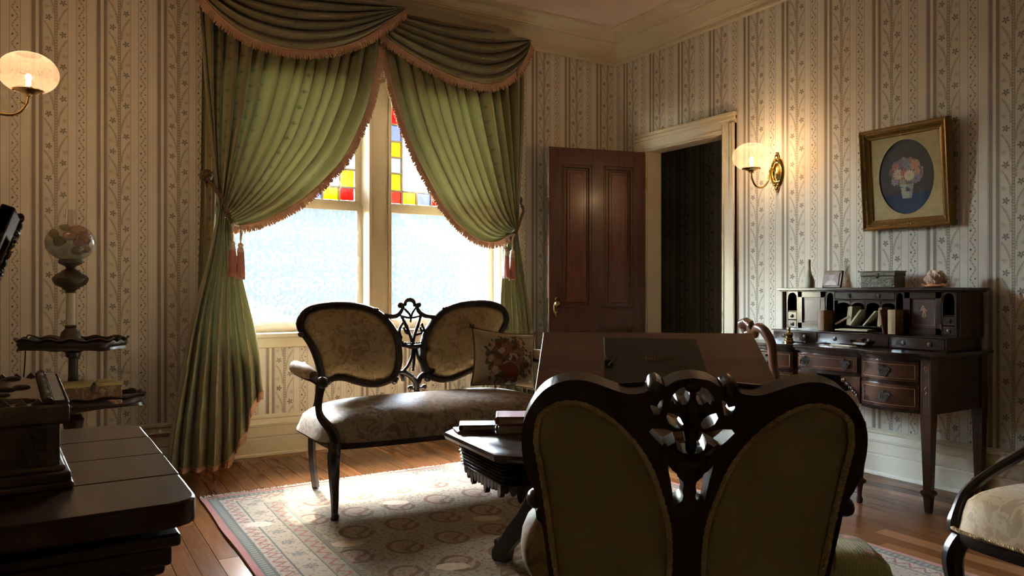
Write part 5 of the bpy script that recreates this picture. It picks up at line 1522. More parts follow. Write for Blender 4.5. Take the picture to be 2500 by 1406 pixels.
def batwing(parent, y, z, s=1.0):
    h = W()
    x = fx(y) - 0.007
    pts = [(0, .030), (.010, .020), (.026, .018), (.034, .006), (.024, -.002), (.016, -.018), (.006, -.030), (0, -.034)]
    lp = [(p[0] * s, p[1] * s) for p in pts]; lp = lp + [(-a, b) for a, b in reversed(lp[1:-1])]
    h.prism([(y + a, z + b) for a, b in lp], x - 0.004, x + 0.006, 'YZ')
    h.tube(spline([(x - 0.006, y - 0.02 * s, z + 0.006), (x - 0.016, y - 0.017 * s, z - 0.014 * s), (x - 0.018, y, z - 0.022 * s), (x - 0.016, y + 0.017 * s, z - 0.014 * s), (x - 0.006, y + 0.02 * s, z + 0.006)], 4), 0.003, 6)
    h.ball((x - 0.006, y, z + 0.022 * s), 0.006, 8, 6)
    h.obj('drawer_pull', M['pull'], parent)
def drawer(a, b, z0, z1, pulls):
    m = W(); yy = [a + (b - a) * i / 18 for i in range(19)]
    m.prism([(fx(y) - 0.006, y) for y in yy] + [(fx(b) + 0.02, b), (fx(a) + 0.02, a)], z0, z1)
    d = m.obj('drawer', M['desk_veneer'], dk, smooth=30, bevel=0.002)
    s_ = W()           # stringing inlay
    k = 0.016
    yy = [a + k + (b - a - 2 * k) * i / 16 for i in range(17)]
    for zz in (z0 + k, z1 - k): s_.tube([(fx(y) - 0.0062, y, zz) for y in yy], 0.0022, 4)
    for y in (a + k, b - k): s_.tube([(fx(y) - 0.0062, y, z0 + k), (fx(y) - 0.0062, y, z1 - k)], 0.0022, 4)
    s_.obj('stringing', M['inlay'], d)
    for y in pulls: batwing(d, y, (z0 + z1) / 2)
for a, b in ((2.178, 2.490), (2.930, 3.242)):
    drawer(a, b, 0.650, 0.752, (lerp(a, b, 0.5),)); drawer(a, b, 0.512, 0.632, (lerp(a, b, 0.5),))
drawer(2.520, 2.900, 0.668, 0.752, (2.585, 2.835))
for y0, sg in ((2.512, 1), (2.908, -1)):
    q = W(); q.prism([(y0, 0.645), (y0 + sg * 0.14, 0.645), (y0 + sg * 0.10, 0.628), (y0 + sg * 0.075, 0.60), (y0 + sg * 0.045, 0.585), (y0 + sg * 0.03, 0.55), (y0 + sg * 0.012, 0.53), (y0, 0.50)], 3.745, 3.765, 'YZ')
    for i in range(9):
        q.ball((3.742, y0 + sg * (0.014 + 0.011 * i), 0.545 + 0.010 * i + 0.006 * math.sin(3 * i)), (0.006, 0.010, 0.012), 7, 5)
    q.obj('carved_bracket', M['desk_veneer'], dk, smooth=40)
# corner posts with inlaid drops, tapered legs with spade cuffs
for y in (2.147, 3.273):
    for x in (3.765, 4.245):
        l = W(); l.box((x, y, 0.63), (0.056, 0.056, 0.28))
        vs = []
        for z, s_ in ((0.49, 0.028), (0.115, 0.0185), (0.108, 0.027), (0.098, 0.029), (0.088, 0.024), (0.080, 0.019), (0.0, 0.0135)):
            vs += [(x - s_, y - s_, z), (x + s_, y - s_, z), (x + s_, y + s_, z), (x - s_, y + s_, z)]
        fs = [(i * 4 + j, i * 4 + (j + 1) % 4, (i + 1) * 4 + (j + 1) % 4, (i + 1) * 4 + j) for i in range(6) for j in range(4)] + [(0, 1, 2, 3), (27, 26, 25, 24)]
        l.add(vs, fs); lo = l.obj('leg', M['mahogany_z'], dk, smooth=0, bevel=0.0015)
        if x < 4:
            s_ = W(); xx = x - 0.0285
            for dy in (-0.019, 0.019): s_.box((xx, y + dy, 0.63), (0.002, 0.0022, 0.25))
            for k in range(5):
                a = 2 * PI * k / 5 + 0.3; s_.ball((xx, y + 0.007 * math.sin(a), 0.722 + 0.010 * math.cos(a)), (0.0015, 0.004, 0.006), 7, 5)
            s_.tube(spline([(xx, y, 0.705), (xx, y + 0.006, 0.69), (xx, y - 0.004, 0.672), (xx, y + 0.007, 0.655), (xx, y - 0.006, 0.638), (xx, y + 0.006, 0.62), (xx, y - 0.006, 0.605), (xx, y + 0.003, 0.592)], 5), 0.0018, 5)
            s_.obj('inlay_drop', M['inlay'], lo)
# ---- lower tier of shallow drawers
q = W(); q.box((4.105, 2.695, 0.8315), (0.34, 1.09, 0.069)); q.box((4.10, 2.695, 0.866), (0.352, 1.104, 0.006)); q.obj('drawer_tier', M['desk_dark'], dk, bevel=0.002)
def small_pull(parent, x, y, z, r=0.011):
    h = W(); h.lathe([(0, -0.006), (r * 0.9, -0.004), (r, 0), (0, 0.001)], (x, y, z), 14, axis='X')
    h.tube([(x - 0.004, y + r * 0.8 * math.cos(a), z - r * 0.3 + r * 0.9 * math.sin(a)) for a in [PI + PI * k / 8 for k in range(9)]], 0.0022, 5)
    h.obj('ring_pull', M['pull'], parent)
for a, b in ((2.160, 2.446), (2.466, 2.896), (2.919, 3.230)):
    d = W(); yy = [a + (b - a) * i / 12 for i in range(13)]
    d.prism([(3.931 - 0.014 * math.sin(PI * i / 12), y) for i, y in enumerate(yy)] + [(3.95, b), (3.95, a)], 0.803, 0.860)
    do = d.obj('drawer', M['desk_dark'], dk, smooth=30, bevel=0.0015)
    for t in (0.25, 0.75): small_pull(do, 3.921, lerp(a, b, t), 0.833)
# ---- hutch carcass
H0, H1 = 0.869, 1.111
q = W()
q.box((4.268, 2.70, (H0 + H1) / 2), (0.012, 1.12, H1 - H0))
q.box((4.158, 2.152, (H0 + H1) / 2), (0.214, 0.028, H1 - H0)); q.box((4.158, 3.250, (H0 + H1) / 2), (0.214, 0.028, H1 - H0))
for y in (3.228, 3.150, 2.942, 2.888, 2.498, 2.450, 2.238, 2.170): q.box((4.158, y, (H0 + H1) / 2), (0.214, 0.008, H1 - H0))
q.box((4.158, 2.70, H0 + 0.003), (0.214, 1.10, 0.006))
q.box((4.158, 2.693, 1.056), (0.214, 0.385, 0.006)); q.box((4.158, 2.693, 0.903), (0.20, 0.385, 0.006))
for k in (1, 2, 3): q.box((4.165, 2.501 + 0.384 * k / 4, 0.98), (0.19, 0.005, 0.155))
for a, b in ((3.154, 3.224), (2.172, 2.236)): q.box((4.158, (a + b) / 2, 0.980), (0.20, b - a, 0.005))
q.obj('hutch_case', M['desk_dark'], dk, bevel=0.001)
q = W(); q.box((4.155, 2.70, 1.120), (0.262, 1.176, 0.017)); q.box((4.158, 2.70, 1.108), (0.246, 1.15, 0.008)); q.obj('hutch_top', M['desk_dark'], dk, bevel=0.003)
for y in (2.152, 3.250):
    q = W()
    for k in (-1, 0, 1): q.tube([(4.049, y + 0.008 * k, H0), (4.049, y + 0.008 * k, H1)], 0.0038, 6)
    q.obj('reeded_pilaster', M['desk_dark'], dk)
def arch(y0, y1, zt, zs, x=4.053):
    m = W(); yc, r = (y0 + y1) / 2, (y1 - y0) / 2 - 0.003
    ap = zt - 0.012
    arc = [(yc + r * math.cos(a), zs + (ap - zs) * math.sin(a)) for a in [PI * k / 14 for k in range(15)]]
    # ogee shoulders
    arc = [(y1 - 0.003, zs - 0.012)] + arc + [(y0 + 0.003, zs - 0.012)]
    m.prism([(y1, zs - 0.012)] + arc + [(y0, zs - 0.012), (y0, zt), (y1, zt)], x, x + 0.006, 'YZ')
    m.obj('arched_opening', M['desk_dark'], dk, smooth=30)
arch(3.154, 3.224, H1, 1.070); arch(2.892, 2.938, H1, 1.075); arch(2.454, 2.494, H1, 1.075); arch(2.174, 2.234, H1, 1.070)
for k in range(4): arch(2.501 + 0.096 * k + 0.003, 2.501 + 0.096 * (k + 1) - 0.003, 1.053, 1.018, 4.068)
def hutch_drawer(a, b, z0, z1, pulls, r=0.010):
    m = W(); m.box((4.062, (a + b) / 2, (z0 + z1) / 2), (0.022, b - a, z1 - z0)); d = m.obj('drawer', M['desk_dark'], dk, bevel=0.0015)
    for y in pulls: small_pull(d, 4.050, y, (z0 + z1) / 2, r)
for a, b in ((3.156, 3.222), (2.174, 2.234)):
    hutch_drawer(a, b, 0.928, 0.976, ((a + b) / 2,)); hutch_drawer(a, b, 0.877, 0.924, ((a + b) / 2,))
hutch_drawer(2.504, 2.882, 1.061, 1.104, (2.60, 2.785))
def hutch_door(a, b, inlay):
    m = W(); yc, zc = (a + b) / 2, (H0 + H1) / 2; w_, h_ = b - a, H1 - H0 - 0.012
    for c, d in (((yc - w_ / 2 + 0.016, zc), (0.032, h_)), ((yc + w_ / 2 - 0.016, zc), (0.032, h_)), ((yc, zc - h_ / 2 + 0.018), (w_, 0.036)), ((yc, zc + h_ / 2 - 0.018), (w_, 0.036))):
        m.box((4.060, c[0], c[1]), (0.020, d[0], d[1]))
    d = m.obj('door', M['desk_dark'], dk, bevel=0.0015)
    p = W(); p.box((4.066, yc, zc), (0.010, w_ - 0.06, h_ - 0.068)); p.obj('door_panel', M['mahogany_z'], d, bevel=0.001)
    s_ = W(); a2, b2 = w_ / 2 - 0.042, h_ / 2 - 0.05
    s_.tube([(4.0605, yc - a2, zc - b2), (4.0605, yc + a2, zc - b2), (4.0605, yc + a2, zc + b2), (4.0605, yc - a2, zc + b2)], 0.0012, 4, closed=True); s_.obj('stringing', M['inlay'], d)
    if inlay:      # small dancing child worked in pale wood
        f = W(); x = 4.0604; o = (yc - 0.004, zc + 0.006)
        f.ball((x, o[0] + 0.006, o[1] + 0.028), (0.0012, 0.0075, 0.008), 10, 7)
        f.ball((x, o[0], o[1] + 0.008), (0.0012, 0.009, 0.015), 10, 7); f.ball((x, o[0] + 0.012, o[1] + 0.018), (0.001, 0.006, 0.008), 8, 6)
        for pts, r in (([(0.004, 0.016), (0.014, 0.008), (0.022, 0.008)], 0.0032), ([(-0.004, 0.016), (-0.012, 0.010), (-0.016, 0.002)], 0.003), ([(0.004, -0.004), (0.007, -0.016), (0.004, -0.028)], 0.0045), ([(-0.004, -0.004), (-0.008, -0.014), (-0.007, -0.026)], 0.0042)):
            f.tube([(x, o[0] + a_, o[1] + b_) for a_, b_ in pts], r, 6, up=(1, 0, 0), flat=0.3)
        f.obj('inlaid_figure', M['inlay'], d)
    for z in (H0 + 0.05, H1 - 0.05): h = W(); h.lathe([(0, 0), (0.003, 0), (0.003, 0.03), (0, 0.03)], (4.049, a + 0.001, z - 0.015), 8); h.obj('hinge', M['oldbrass'], d)
hutch_door(2.949, 3.146, False); hutch_door(2.242, 2.446, True)

# ---- letters and books in the hutch, things on the desk
gl = 'letters in the hutch pigeonholes'
def letter(label, y, z, w_, h_, th, tilt, mat, x=4.06, lean=0.0):
    o = thing('letter', label, 'letter', (x, y, z), 0, gl)
    m = MB(); m.box((0.045, 0, h_ / 2), (0.09, th, h_)); a = m.obj('folded_sheets', mat, o, bevel=0.001)
    m = MB(); m.box((0.044, th * 0.75, h_ / 2 - 0.002), (0.088, th * 0.4, h_ - 0.006)); m.obj('inner_sheet', M['paper'], o, smooth=0)
    o.rotation_euler = (R(tilt), 0, R(lean))
letter('folded cream letter lying slanted in the leftmost pigeonhole', 2.872, 0.908, 0.09, 0.105, 0.008, 62, M['paper'], 4.04)
letter('thick cream letter standing upright in the second pigeonhole', 2.782, 0.907, 0.09, 0.112, 0.020, 6, M['paper'], 4.045)
letter('cream letter leaning across the second pigeonhole', 2.772, 0.907, 0.09, 0.118, 0.007, 38, M['paper'], 4.035)
letter('cream letter leaning alone in the third pigeonhole', 2.686, 0.907, 0.09, 0.118, 0.006, 42, M['paper'], 4.035)
letter('tan letter bundle standing in the rightmost pigeonhole', 2.590, 0.907, 0.09, 0.110, 0.014, 4, M['paper2'], 4.045)
letter('cream letter leaning in the rightmost pigeonhole', 2.586, 0.907, 0.09, 0.098, 0.006, 40, M['paper'], 4.035)
q = MB(); q.box((0, 0, 0.004), (0.11, 0.20, 0.006)); q.box((0.004, -0.01, 0.009), (0.10, 0.18, 0.004)); o = q.obj('paper_stack', M['paper'], bevel=0.001); o.location = (4.055, 2.745, 0.876); o.rotation_euler = (0, 0, R(4)); tag(o, 'flat sheets of paper in the slot under the pigeonholes', 'paper')
def stand_book(label, y, th, h_, mat, lean, x=4.0, d=0.085):
    b = thing('book', label, 'book', (x, y, 0.8715), 0, 'books standing against the hutch')
    b.rotation_euler = (R(lean), 0, 0)
    p = MB(); p.box((d / 2 + 0.003, 0, h_ / 2), (d - 0.006, th - 0.006, h_ - 0.008)); p.obj('pages', M['pages'], b, smooth=0)
    c = MB(); c.box((d / 2, -th / 2 + 0.0015, h_ / 2), (d, 0.003, h_)); c.box((d / 2, th / 2 - 0.0015, h_ / 2), (d, 0.003, h_))
    c.prism([(-0.005 * math.sin(PI * k / 8), -th / 2 + th * k / 8) for k in range(9)] + [(0.004, th / 2), (0.004, -th / 2)], 0, h_); c.obj('cover', mat, b)
stand_book('tan leather book standing by the left hutch door', 2.915, 0.040, 0.122, M['book_tan'], 0, 3.965)
stand_book('slim tan book leaning on its neighbour at the right hutch door', 2.513, 0.011, 0.135, M['inlay'], -9, 3.965)
stand_book('buff cloth book standing at the right hutch door', 2.474, 0.044, 0.135, M['paper2'], 0, 3.975)

v = thing('bottle_vase', 'slender ivory gourd bottle on the hutch top', 'vase', (4.12, 3.116, 1.1285))
q = MB(); q.lathe([(0, 0), (0.030, 0), (0.034, 0.006), (0.036, 0.030), (0.031, 0.058), (0.020, 0.085), (0.0125, 0.11), (0.010, 0.14), (0.0115, 0.160), (0.0125, 0.170), (0.010, 0.178), (0.006, 0.180), (0.005, 0.170), (0, 0.165)], (0, 0, 0), 24); q.obj('body', M['porcelain'], v, smooth=60)
q = MB(); q.lathe([(0, -0.001), (0.031, -0.0005), (0.031, 0.003), (0, 0.003)], (0, 0, 0), 24); q.obj('foot_ring', M['marble'], v)

pf_ = thing('photo_frame', 'small red wooden frame with sepia portrait on the hutch', 'picture frame', (4.09, 2.932, 1.1295), R(-90 - 8))
q = MB()
for sx, sz, cx, cz in ((0.142, 0.016, 0, 0.008), (0.142, 0.016, 0, 0.098), (0.016, 0.106, -0.063, 0.053), (0.016, 0.106, 0.063, 0.053)): q.box((cx, 0, cz), (sx, 0.014, sz))
a = q.obj('frame', M['chairwood'], pf_, bevel=0.003)
q = MB(); q.box((0, 0.003, 0), (0.112, 0.004, 0.078)); b = q.obj('photograph', M['portrait'], pf_, smooth=0); b.location = (0, -0.002, 0.053)
q = MB(); q.box((0, 0.004, 0), (0.124, 0.003, 0.088)); c = q.obj('slip', M['paper2'], pf_, smooth=0); c.location = (0, 0.0005, 0.053)
q = MB(); q.prism([(0.006, 0.09), (0.055, 0.0), (0.062, 0.0), (0.012, 0.095)], -0.02, 0.02, 'YZ'); d = q.obj('easel_back', M['book_brown'], pf_)
for p in (a, b, c, d): p.rotation_euler = (R(-12), 0, 0)

bx = thing('trinket_box', 'embossed pewter trinket box with hinged lid on the hutch', 'box', (4.145, 2.634, 1.1285), R(2))
q = MB(); q.box((0, 0, 0.034), (0.11, 0.205, 0.066)); q.obj('body', M['pewter'], bx, bevel=0.003)
q = MB(); q.box((0, 0, 0.080), (0.114, 0.210, 0.024)); q.box((0, 0, 0.094), (0.122, 0.220, 0.006)); q.obj('lid', M['pewter'], bx, bevel=0.002)
q = MB(); q.box((-0.058, 0, 0.070), (0.006, 0.014, 0.026)); q.ball((-0.062, 0, 0.060), 0.006, 8, 6); q.obj('clasp', M['bronze'], bx)
for sx in (-1, 1):
    for sy in (-1, 1): q = MB(); q.ball((sx * 0.045, sy * 0.092, 0.0035), (0.009, 0.009, 0.0035), 8, 6); q.obj('foot', M['pewter'], bx)

sh = thing('conch_shell', 'spiny pink and ivory conch shell on the hutch end', 'shell', (4.12, 2.312, 1.1285), R(15))
q = MB()
def shellf(a, b):
    th = a * 2 * PI; s_ = b
    r = 0.047 * math.sin(PI * min(1, s_ ** 0.8 * 0.95 + 0.03)) ** 0.7
    sp = 1 + 0.34 * max(0, math.cos(6 * th + 14 * s_)) ** 5 * math.sin(PI * s_) + 0.05 * math.sin(60 * s_)
    return (0.9 * r * sp * math.cos(th), -0.058 + 0.116 * s_, 0.044 + r * 0.92 * sp * math.sin(th) * (1 if math.sin(th) > 0 else 0.9))
q.grid(shellf, 72, 36); q.ball((0.004, 0.020, 0.072), (0.022, 0.024, 0.018), 14, 9); q.ball((0.004, 0.024, 0.084), (0.012, 0.013, 0.012), 12, 8); q.obj('whorl', M['shell'], sh, smooth=60)
q = MB(); q.grid(lambda a, b: (-0.036 - 0.012 * math.sin(PI * b), -0.058 + 0.118 * a, 0.0 + 0.020 * b + 0.004 * math.sin(14 * a)), 16, 6)
q.ball((-0.028, 0.0, 0.008), (0.030, 0.062, 0.0085), 14, 8); q.obj('lip', M['shell_pink'], sh, smooth=60)

bl = thing('ink_stand', 'small turned brass inkstand on the far end of the desk', 'inkstand', (3.845, 3.050, 0.797))
q = MB(); q.lathe([(0, 0), (0.030, 0), (0.031, 0.008), (0.024, 0.014), (0.026, 0.022), (0.020, 0.028), (0.022, 0.040), (0.026, 0.048), (0.022, 0.056), (0.012, 0.062), (0, 0.063)], (0, 0, 0), 24); q.obj('body', M['brass'], bl)
q = MB(); q.lathe([(0, 0.0625), (0.008, 0.064), (0.007, 0.072), (0.010, 0.080), (0.008, 0.088), (0, 0.090)], (0, 0, 0), 14); q.obj('finial', M['brass'], bl)
bt = thing('rocker_blotter', 'brass edged rocker blotter with turned knob on the desk', 'blotter', (3.845, 2.560, 0.803), R(-12))
q = MB(); q.grid(lambda a, b: ((b - 0.5) * 0.055, (a - 0.5) * 0.135, 0.030 * (2 * a - 1) ** 2 + 0.004), 18, 3); q.grid(lambda a, b: ((b - 0.5) * 0.055, (a - 0.5) * 0.130, 0.030 * (2 * a - 1) ** 2 - 0.001), 18, 3); q.obj('rocker', M['brass'], bt, smooth=60)
q = MB(); q.box((0, 0, 0.016), (0.05, 0.10, 0.014)); q.obj('block', M['mahogany'], bt, bevel=0.003)
q = MB(); q.lathe([(0.008, 0.022), (0.006, 0.030), (0.012, 0.038), (0.013, 0.044), (0.008, 0.050), (0, 0.052)], (0, 0, 0), 16); q.obj('knob', M['mahogany_z'], bt)
q = MB(); q.box((0, 0, 0.001), (0.10, 0.20, 0.002)); o = q.obj('writing_paper', M['paper'], smooth=0); o.location = (3.85, 2.70, 0.798); o.rotation_euler = (0, 0, R(-4)); tag(o, 'sheet of writing paper lying on the desk top', 'paper')
o = thing('pen', 'long ivory dip pen lying on the writing paper', 'pen', (3.835, 2.70, 0.8035), R(80))
q = MB(); q.tube([(-0.075, 0, 0), (0.06, 0, 0.001)], [0.0025, 0.0042], 8); q.obj('holder', M['porcelain'], o); q = MB(); q.tube([(-0.075, 0, 0), (-0.098, 0, -0.001)], [0.0025, 0.0006], 6); q.obj('nib', M['bronze'], o)

# ================================================================ DESK CHAIR
dcx = thing('desk_chair', 'carved cherry balloon back chair with red seat at the desk', 'chair', (3.563, 2.746, 0), R(-35))
XB = -0.205
q = MB()
for sg in (-1, 1):
    pp = spline([(XB + 0.06, sg * 0.20, 0.42), (XB + 0.02, sg * 0.235, 0.56), (XB - 0.01, sg * 0.232, 0.72), (XB - 0.02, sg * 0.232, 0.83), (XB - 0.045, sg * 0.210, 0.892), (XB - 0.065, sg * 0.165, 0.915), (XB - 0.075, sg * 0.125, 0.900), (XB - 0.07, sg * 0.10, 0.870), (XB - 0.06, sg * 0.070, 0.880)], 6)
    n = len(pp); q.tube(pp, [interp([(0, 0.020), (0.3, 0.024), (0.6, 0.027), (0.8, 0.022), (1, 0.012)], i / (n - 1)) for i in range(n)], 8)
    for k in range(4):      # leafy crest
        a = [(XB - 0.06, sg * (0.12 - 0.032 * k), 0.880 + 0.010 * k), (XB - 0.10, sg * (0.108 - 0.032 * k), 0.920 + 0.006 * k), (XB - 0.085, sg * (0.085 - 0.028 * k), 0.945 + 0.003 * k)]
        q.tube(spline(a, 5), [0.010 + 0.008 * math.sin(PI * i / 10) for i in range(11)], 7)
    pp = spline([(XB + 0.04, sg * 0.20, 0.62), (XB + 0.02, sg * 0.12, 0.66), (XB + 0.02, 0, 0.64)], 6); q.tube(pp, 0.017, 8)
q.ball((XB - 0.07, 0, 0.905), (0.022, 0.050, 0.040), 14, 9)
q.obj('back_frame', M['chairwood'], dcx, smooth=60)
q = MB(); q.grid(seat_top(0.46, 0.48, 0.43, 0.07, 5), 22, 22); s_ = q.obj('seat', M['redvelvet'], dcx, smooth=70, fixn=False); s_.location = (0.025, 0, 0)
q = MB(); ring = [(-0.17, -0.20), (0.19, -0.245), (0.248, -0.20), (0.256, 0), (0.248, 0.20), (0.19, 0.245), (-0.17, 0.20)]
q.sweep(spline([(x, y, 0.40) for x, y in ring], 5, True), rounded_sec(0.034, 0.075, 8), (0, 0, 1), True); q.obj('seat_rail', M['chairwood'], dcx)
TURN = [(0, 0), (0.012, 0), (0.017, 0.010), (0.018, 0.025), (0.012, 0.038), (0.012, 0.046), (0.017, 0.085), (0.020, 0.100), (0.034, 0.112), (0.034, 0.122), (0.022, 0.132), (0.020, 0.142), (0.028, 0.230), (0.031, 0.275), (0.024, 0.300), (0.016, 0.312), (0.026, 0.330), (0.030, 0.342), (0.022, 0.358), (0.024, 0.40), (0, 0.40)]
for sg in (-1, 1):
    l = MB(); l.lathe(TURN, (0.232, sg * 0.215, 0), 18); l.box((0.232, sg * 0.215, 0.395), (0.048, 0.048, 0.07)); l.obj('leg', M['mahogany_z'], dcx)
    l = MB(); pp = spline([(XB + 0.06, sg * 0.20, 0.44), (XB + 0.03, sg * 0.205, 0.25), (XB - 0.06, sg * 0.215, 0.0)], 5); l.tube(pp, [0.022] * 6 + [0.018] * (len(pp) - 6), 6); l.obj('leg', M['mahogany_z'], dcx)

# ================================================================ TIERED STAND WITH LAMP
EO = (0.115, 4.625, 0)
et = thing('tiered_stand', 'dark tiered stand with two scalloped trays at the wall', 'stand', EO)
def tray(z, hx_, hy_, rz, par):
    n = 96
    def outl(k, t):
        a = 2 * PI * t
        e = 4.0; c, s_ = math.cos(a), math.sin(a); r = (abs(c) ** e + abs(s_) ** e) ** (-1 / e)
        return (hx_ - k) * c * r, (hy_ - k) * s_ * r
    q = MB(); prof = [(0.0, 0.0), (0.010, -0.012), (0.002, 0.014), (0.0, 0.040), (-0.008, 0.046), (-0.002, 0.046), (0.010, 0.040), (0.014, 0.006)]
    prof = [(0.02, -0.014), (0.004, -0.014), (0.010, -0.002), (0.004, 0.012), (0.006, 0.026), (-0.006, 0.040), (0.004, 0.043), (0.014, 0.028), (0.016, 0.004)]
    vs = []; fs = []; m = len(prof)
    for i in range(n):
        t = i / n; wv = 0.006 * math.sin(2 * PI * 14 * t)
        for k, (o_, zz) in enumerate(prof):
            x, y = outl(o_, t); zz2 = zz + (wv if 4 <= k <= 7 else 0) - (0.006 * max(0, math.sin(2 * PI * 7 * t)) if k < 2 else 0)
            vs.append((x, y, zz2))
    for i in range(n):
        i2 = (i + 1) % n
        for k in range(m - 1): fs.append((i * m + k, i * m + k + 1, i2 * m + k + 1, i2 * m + k))
    fs.append(tuple(i * m for i in range(n))); fs.append(tuple(i * m + m - 1 for i in reversed(range(n))))
    q.add(vs, fs); o = q.obj('tray', M['walnut'], par, smooth=40); o.location = (0, 0, z); o.rotation_euler = (0, 0, rz); return o
tray(0.822, 0.250, 0.165, R(-32), et)
tray(0.512, 0.335, 0.185, R(10), et)
q = MB(); q.lathe([(0, 0.13), (0.05, 0.14), (0.03, 0.19), (0.026, 0.30), (0.045, 0.40), (0.052, 0.43), (0.034, 0.46), (0.040, 0.49), (0.052, 0.50), (0.04, 0.512), (0.026, 0.52), (0.030, 0.56), (0.024, 0.66), (0.022, 0.755), (0.034, 0.765), (0.036, 0.785), (0.06, 0.80), (0.11, 0.808), (0, 0.81)], (0, 0, 0), 20); q.obj('pillar', M['walnut'], et)
for i in range(3):
    a = R(20 + 120 * i); l = MB()
    l.tube(spline([(0, 0, 0.2), (0.10 * math.cos(a), 0.10 * math.sin(a), 0.17), (0.18 * math.cos(a), 0.18 * math.sin(a), 0.06), (0.25 * math.cos(a), 0.25 * math.sin(a), 0.018)], 6), 0.018, 8); l.obj('foot', M['walnut'], et)
lp = thing('table_lamp', 'oil style table lamp with rose painted globe on the stand', 'lamp', (0.103, 4.632, 0.8265))
q = MB(); q.lathe([(0, 0), (0.058, 0), (0.066, 0.010), (0.070, 0.020), (0.058, 0.030), (0.050, 0.040), (0.044, 0.066), (0.030, 0.080), (0.024, 0.090), (0.030, 0.097), (0.024, 0.105), (0, 0.105)], (0, 0, 0), 24); q.obj('base', M['bronze'], lp)
q = MB(); q.lathe([(0, 0.104), (0.0215, 0.104), (0.0215, 0.275), (0, 0.275)], (0, 0, 0), 24); q.obj('column', M['marble'], lp)
q = MB(); q.lathe([(0, 0.274), (0.026, 0.274), (0.022, 0.284), (0.032, 0.292), (0.040, 0.300), (0.072, 0.318), (0.084, 0.338), (0.085, 0.352), (0.074, 0.366), (0.050, 0.382), (0.034, 0.394), (0.024, 0.400), (0.020, 0.408), (0.030, 0.416), (0.054, 0.428), (0.057, 0.432), (0.057, 0.448), (0.048, 0.449), (0, 0.440)], (0, 0, 0), 28); q.obj('font', M['bronze'], lp)
q = MB(); pr = [(0.050, -0.092)] + [(0.118 * math.cos(b), 0.098 * math.sin(b)) for b in [R(-64 + 134 * k / 16) for k in range(17)]] + [(0.036, 0.094), (0.034, 0.090)] + [(0.113 * math.cos(b), 0.093 * math.sin(b)) for b in [R(66 - 128 * k / 16) for k in range(17)]]
q.lathe(pr, (0, 0, 0), 32); g = q.obj('globe', M['opal'], lp, smooth=60); g.location = (0, 0, 0.540); g.rotation_euler = (0, 0, R(4))
q = MB(); q.lathe([(0.024, 0.44), (0.026, 0.50), (0.034, 0.56), (0.026, 0.63), (0.0225, 0.715), (0.0205, 0.715), (0.024, 0.63), (0.032, 0.56), (0.024, 0.50), (0.022, 0.44)], (0, 0, 0), 20)
gm = Mat('chimney_glass'); gg = gm.n('BsdfGlossy'); gg.inputs['Roughness'].default_value = 0.05; lw = gm.n('LayerWeight'); lw.inputs[0].default_value = 0.35
q.obj('chimney', gm.done(gm.shmix(S(gm.t, lw.outputs['Facing']) * 0.35 + 0.03, gm.transp((0.96, 0.95, 0.92)), gg.outputs[0])), lp, smooth=60)
q = MB(); q.tube(spline([(-0.05, -0.03, 0.012), (-0.11, -0.04, 0.028), (-0.175, 0.05, 0.052), (-0.198, 0.075, 0.035), (-0.205, 0.085, -0.10), (-0.215, 0.10, -0.24), (-0.22, 0.11, -0.45)], 6), 0.003, 6); q.obj('cord', M['black'], lp)
gb = thing('gilt_box', 'gilt topped floral keepsake box on the lower tray', 'box', (0.185, 4.535, 0.5165), R(8))
q = MB(); q.box((0, 0, 0.058), (0.285, 0.15, 0.114)); q.obj('body', print_paper('floral_paper', (0.20, 0.125, 0.06), (0.36, 0.27, 0.16), 34.0), gb, bevel=0.006)
q = MB(); q.grid(lambda a, b: ((a - 0.5) * 0.292, (b - 0.5) * 0.156, 0.114 + 0.012 * (1 - (2 * b - 1) ** 4) * (1 - (2 * a - 1) ** 8)), 14, 14); q.box((0, 0, 0.108), (0.292, 0.156, 0.014)); q.obj('lid', M['giltbox'], gb, smooth=50)
q = MB(); q.ball((0.01, -0.078, 0.094), (0.018, 0.006, 0.026), 12, 8); q.ball((0.01, -0.080, 0.116), (0.010, 0.008, 0.010), 10, 7); q.tube([(0.01, -0.08, 0.119), (0.025, -0.07, 0.132)], 0.003, 5); q.obj('clasp', M['bronze'], gb)
q = MB(); q.box((0, 0, 0.012), (0.10, 0.11, 0.022)); o = thing('book', 'little dark book on the lower tray beside the gilt box', 'book', (0.395, 4.655, 0.5165), R(10)); q.obj('cover', M['book_brown'], o, bevel=0.002); q = MB(); q.box((0.002, -0.002, 0.012), (0.101, 0.111, 0.014)); q.obj('pages', M['pages'], o, smooth=0)

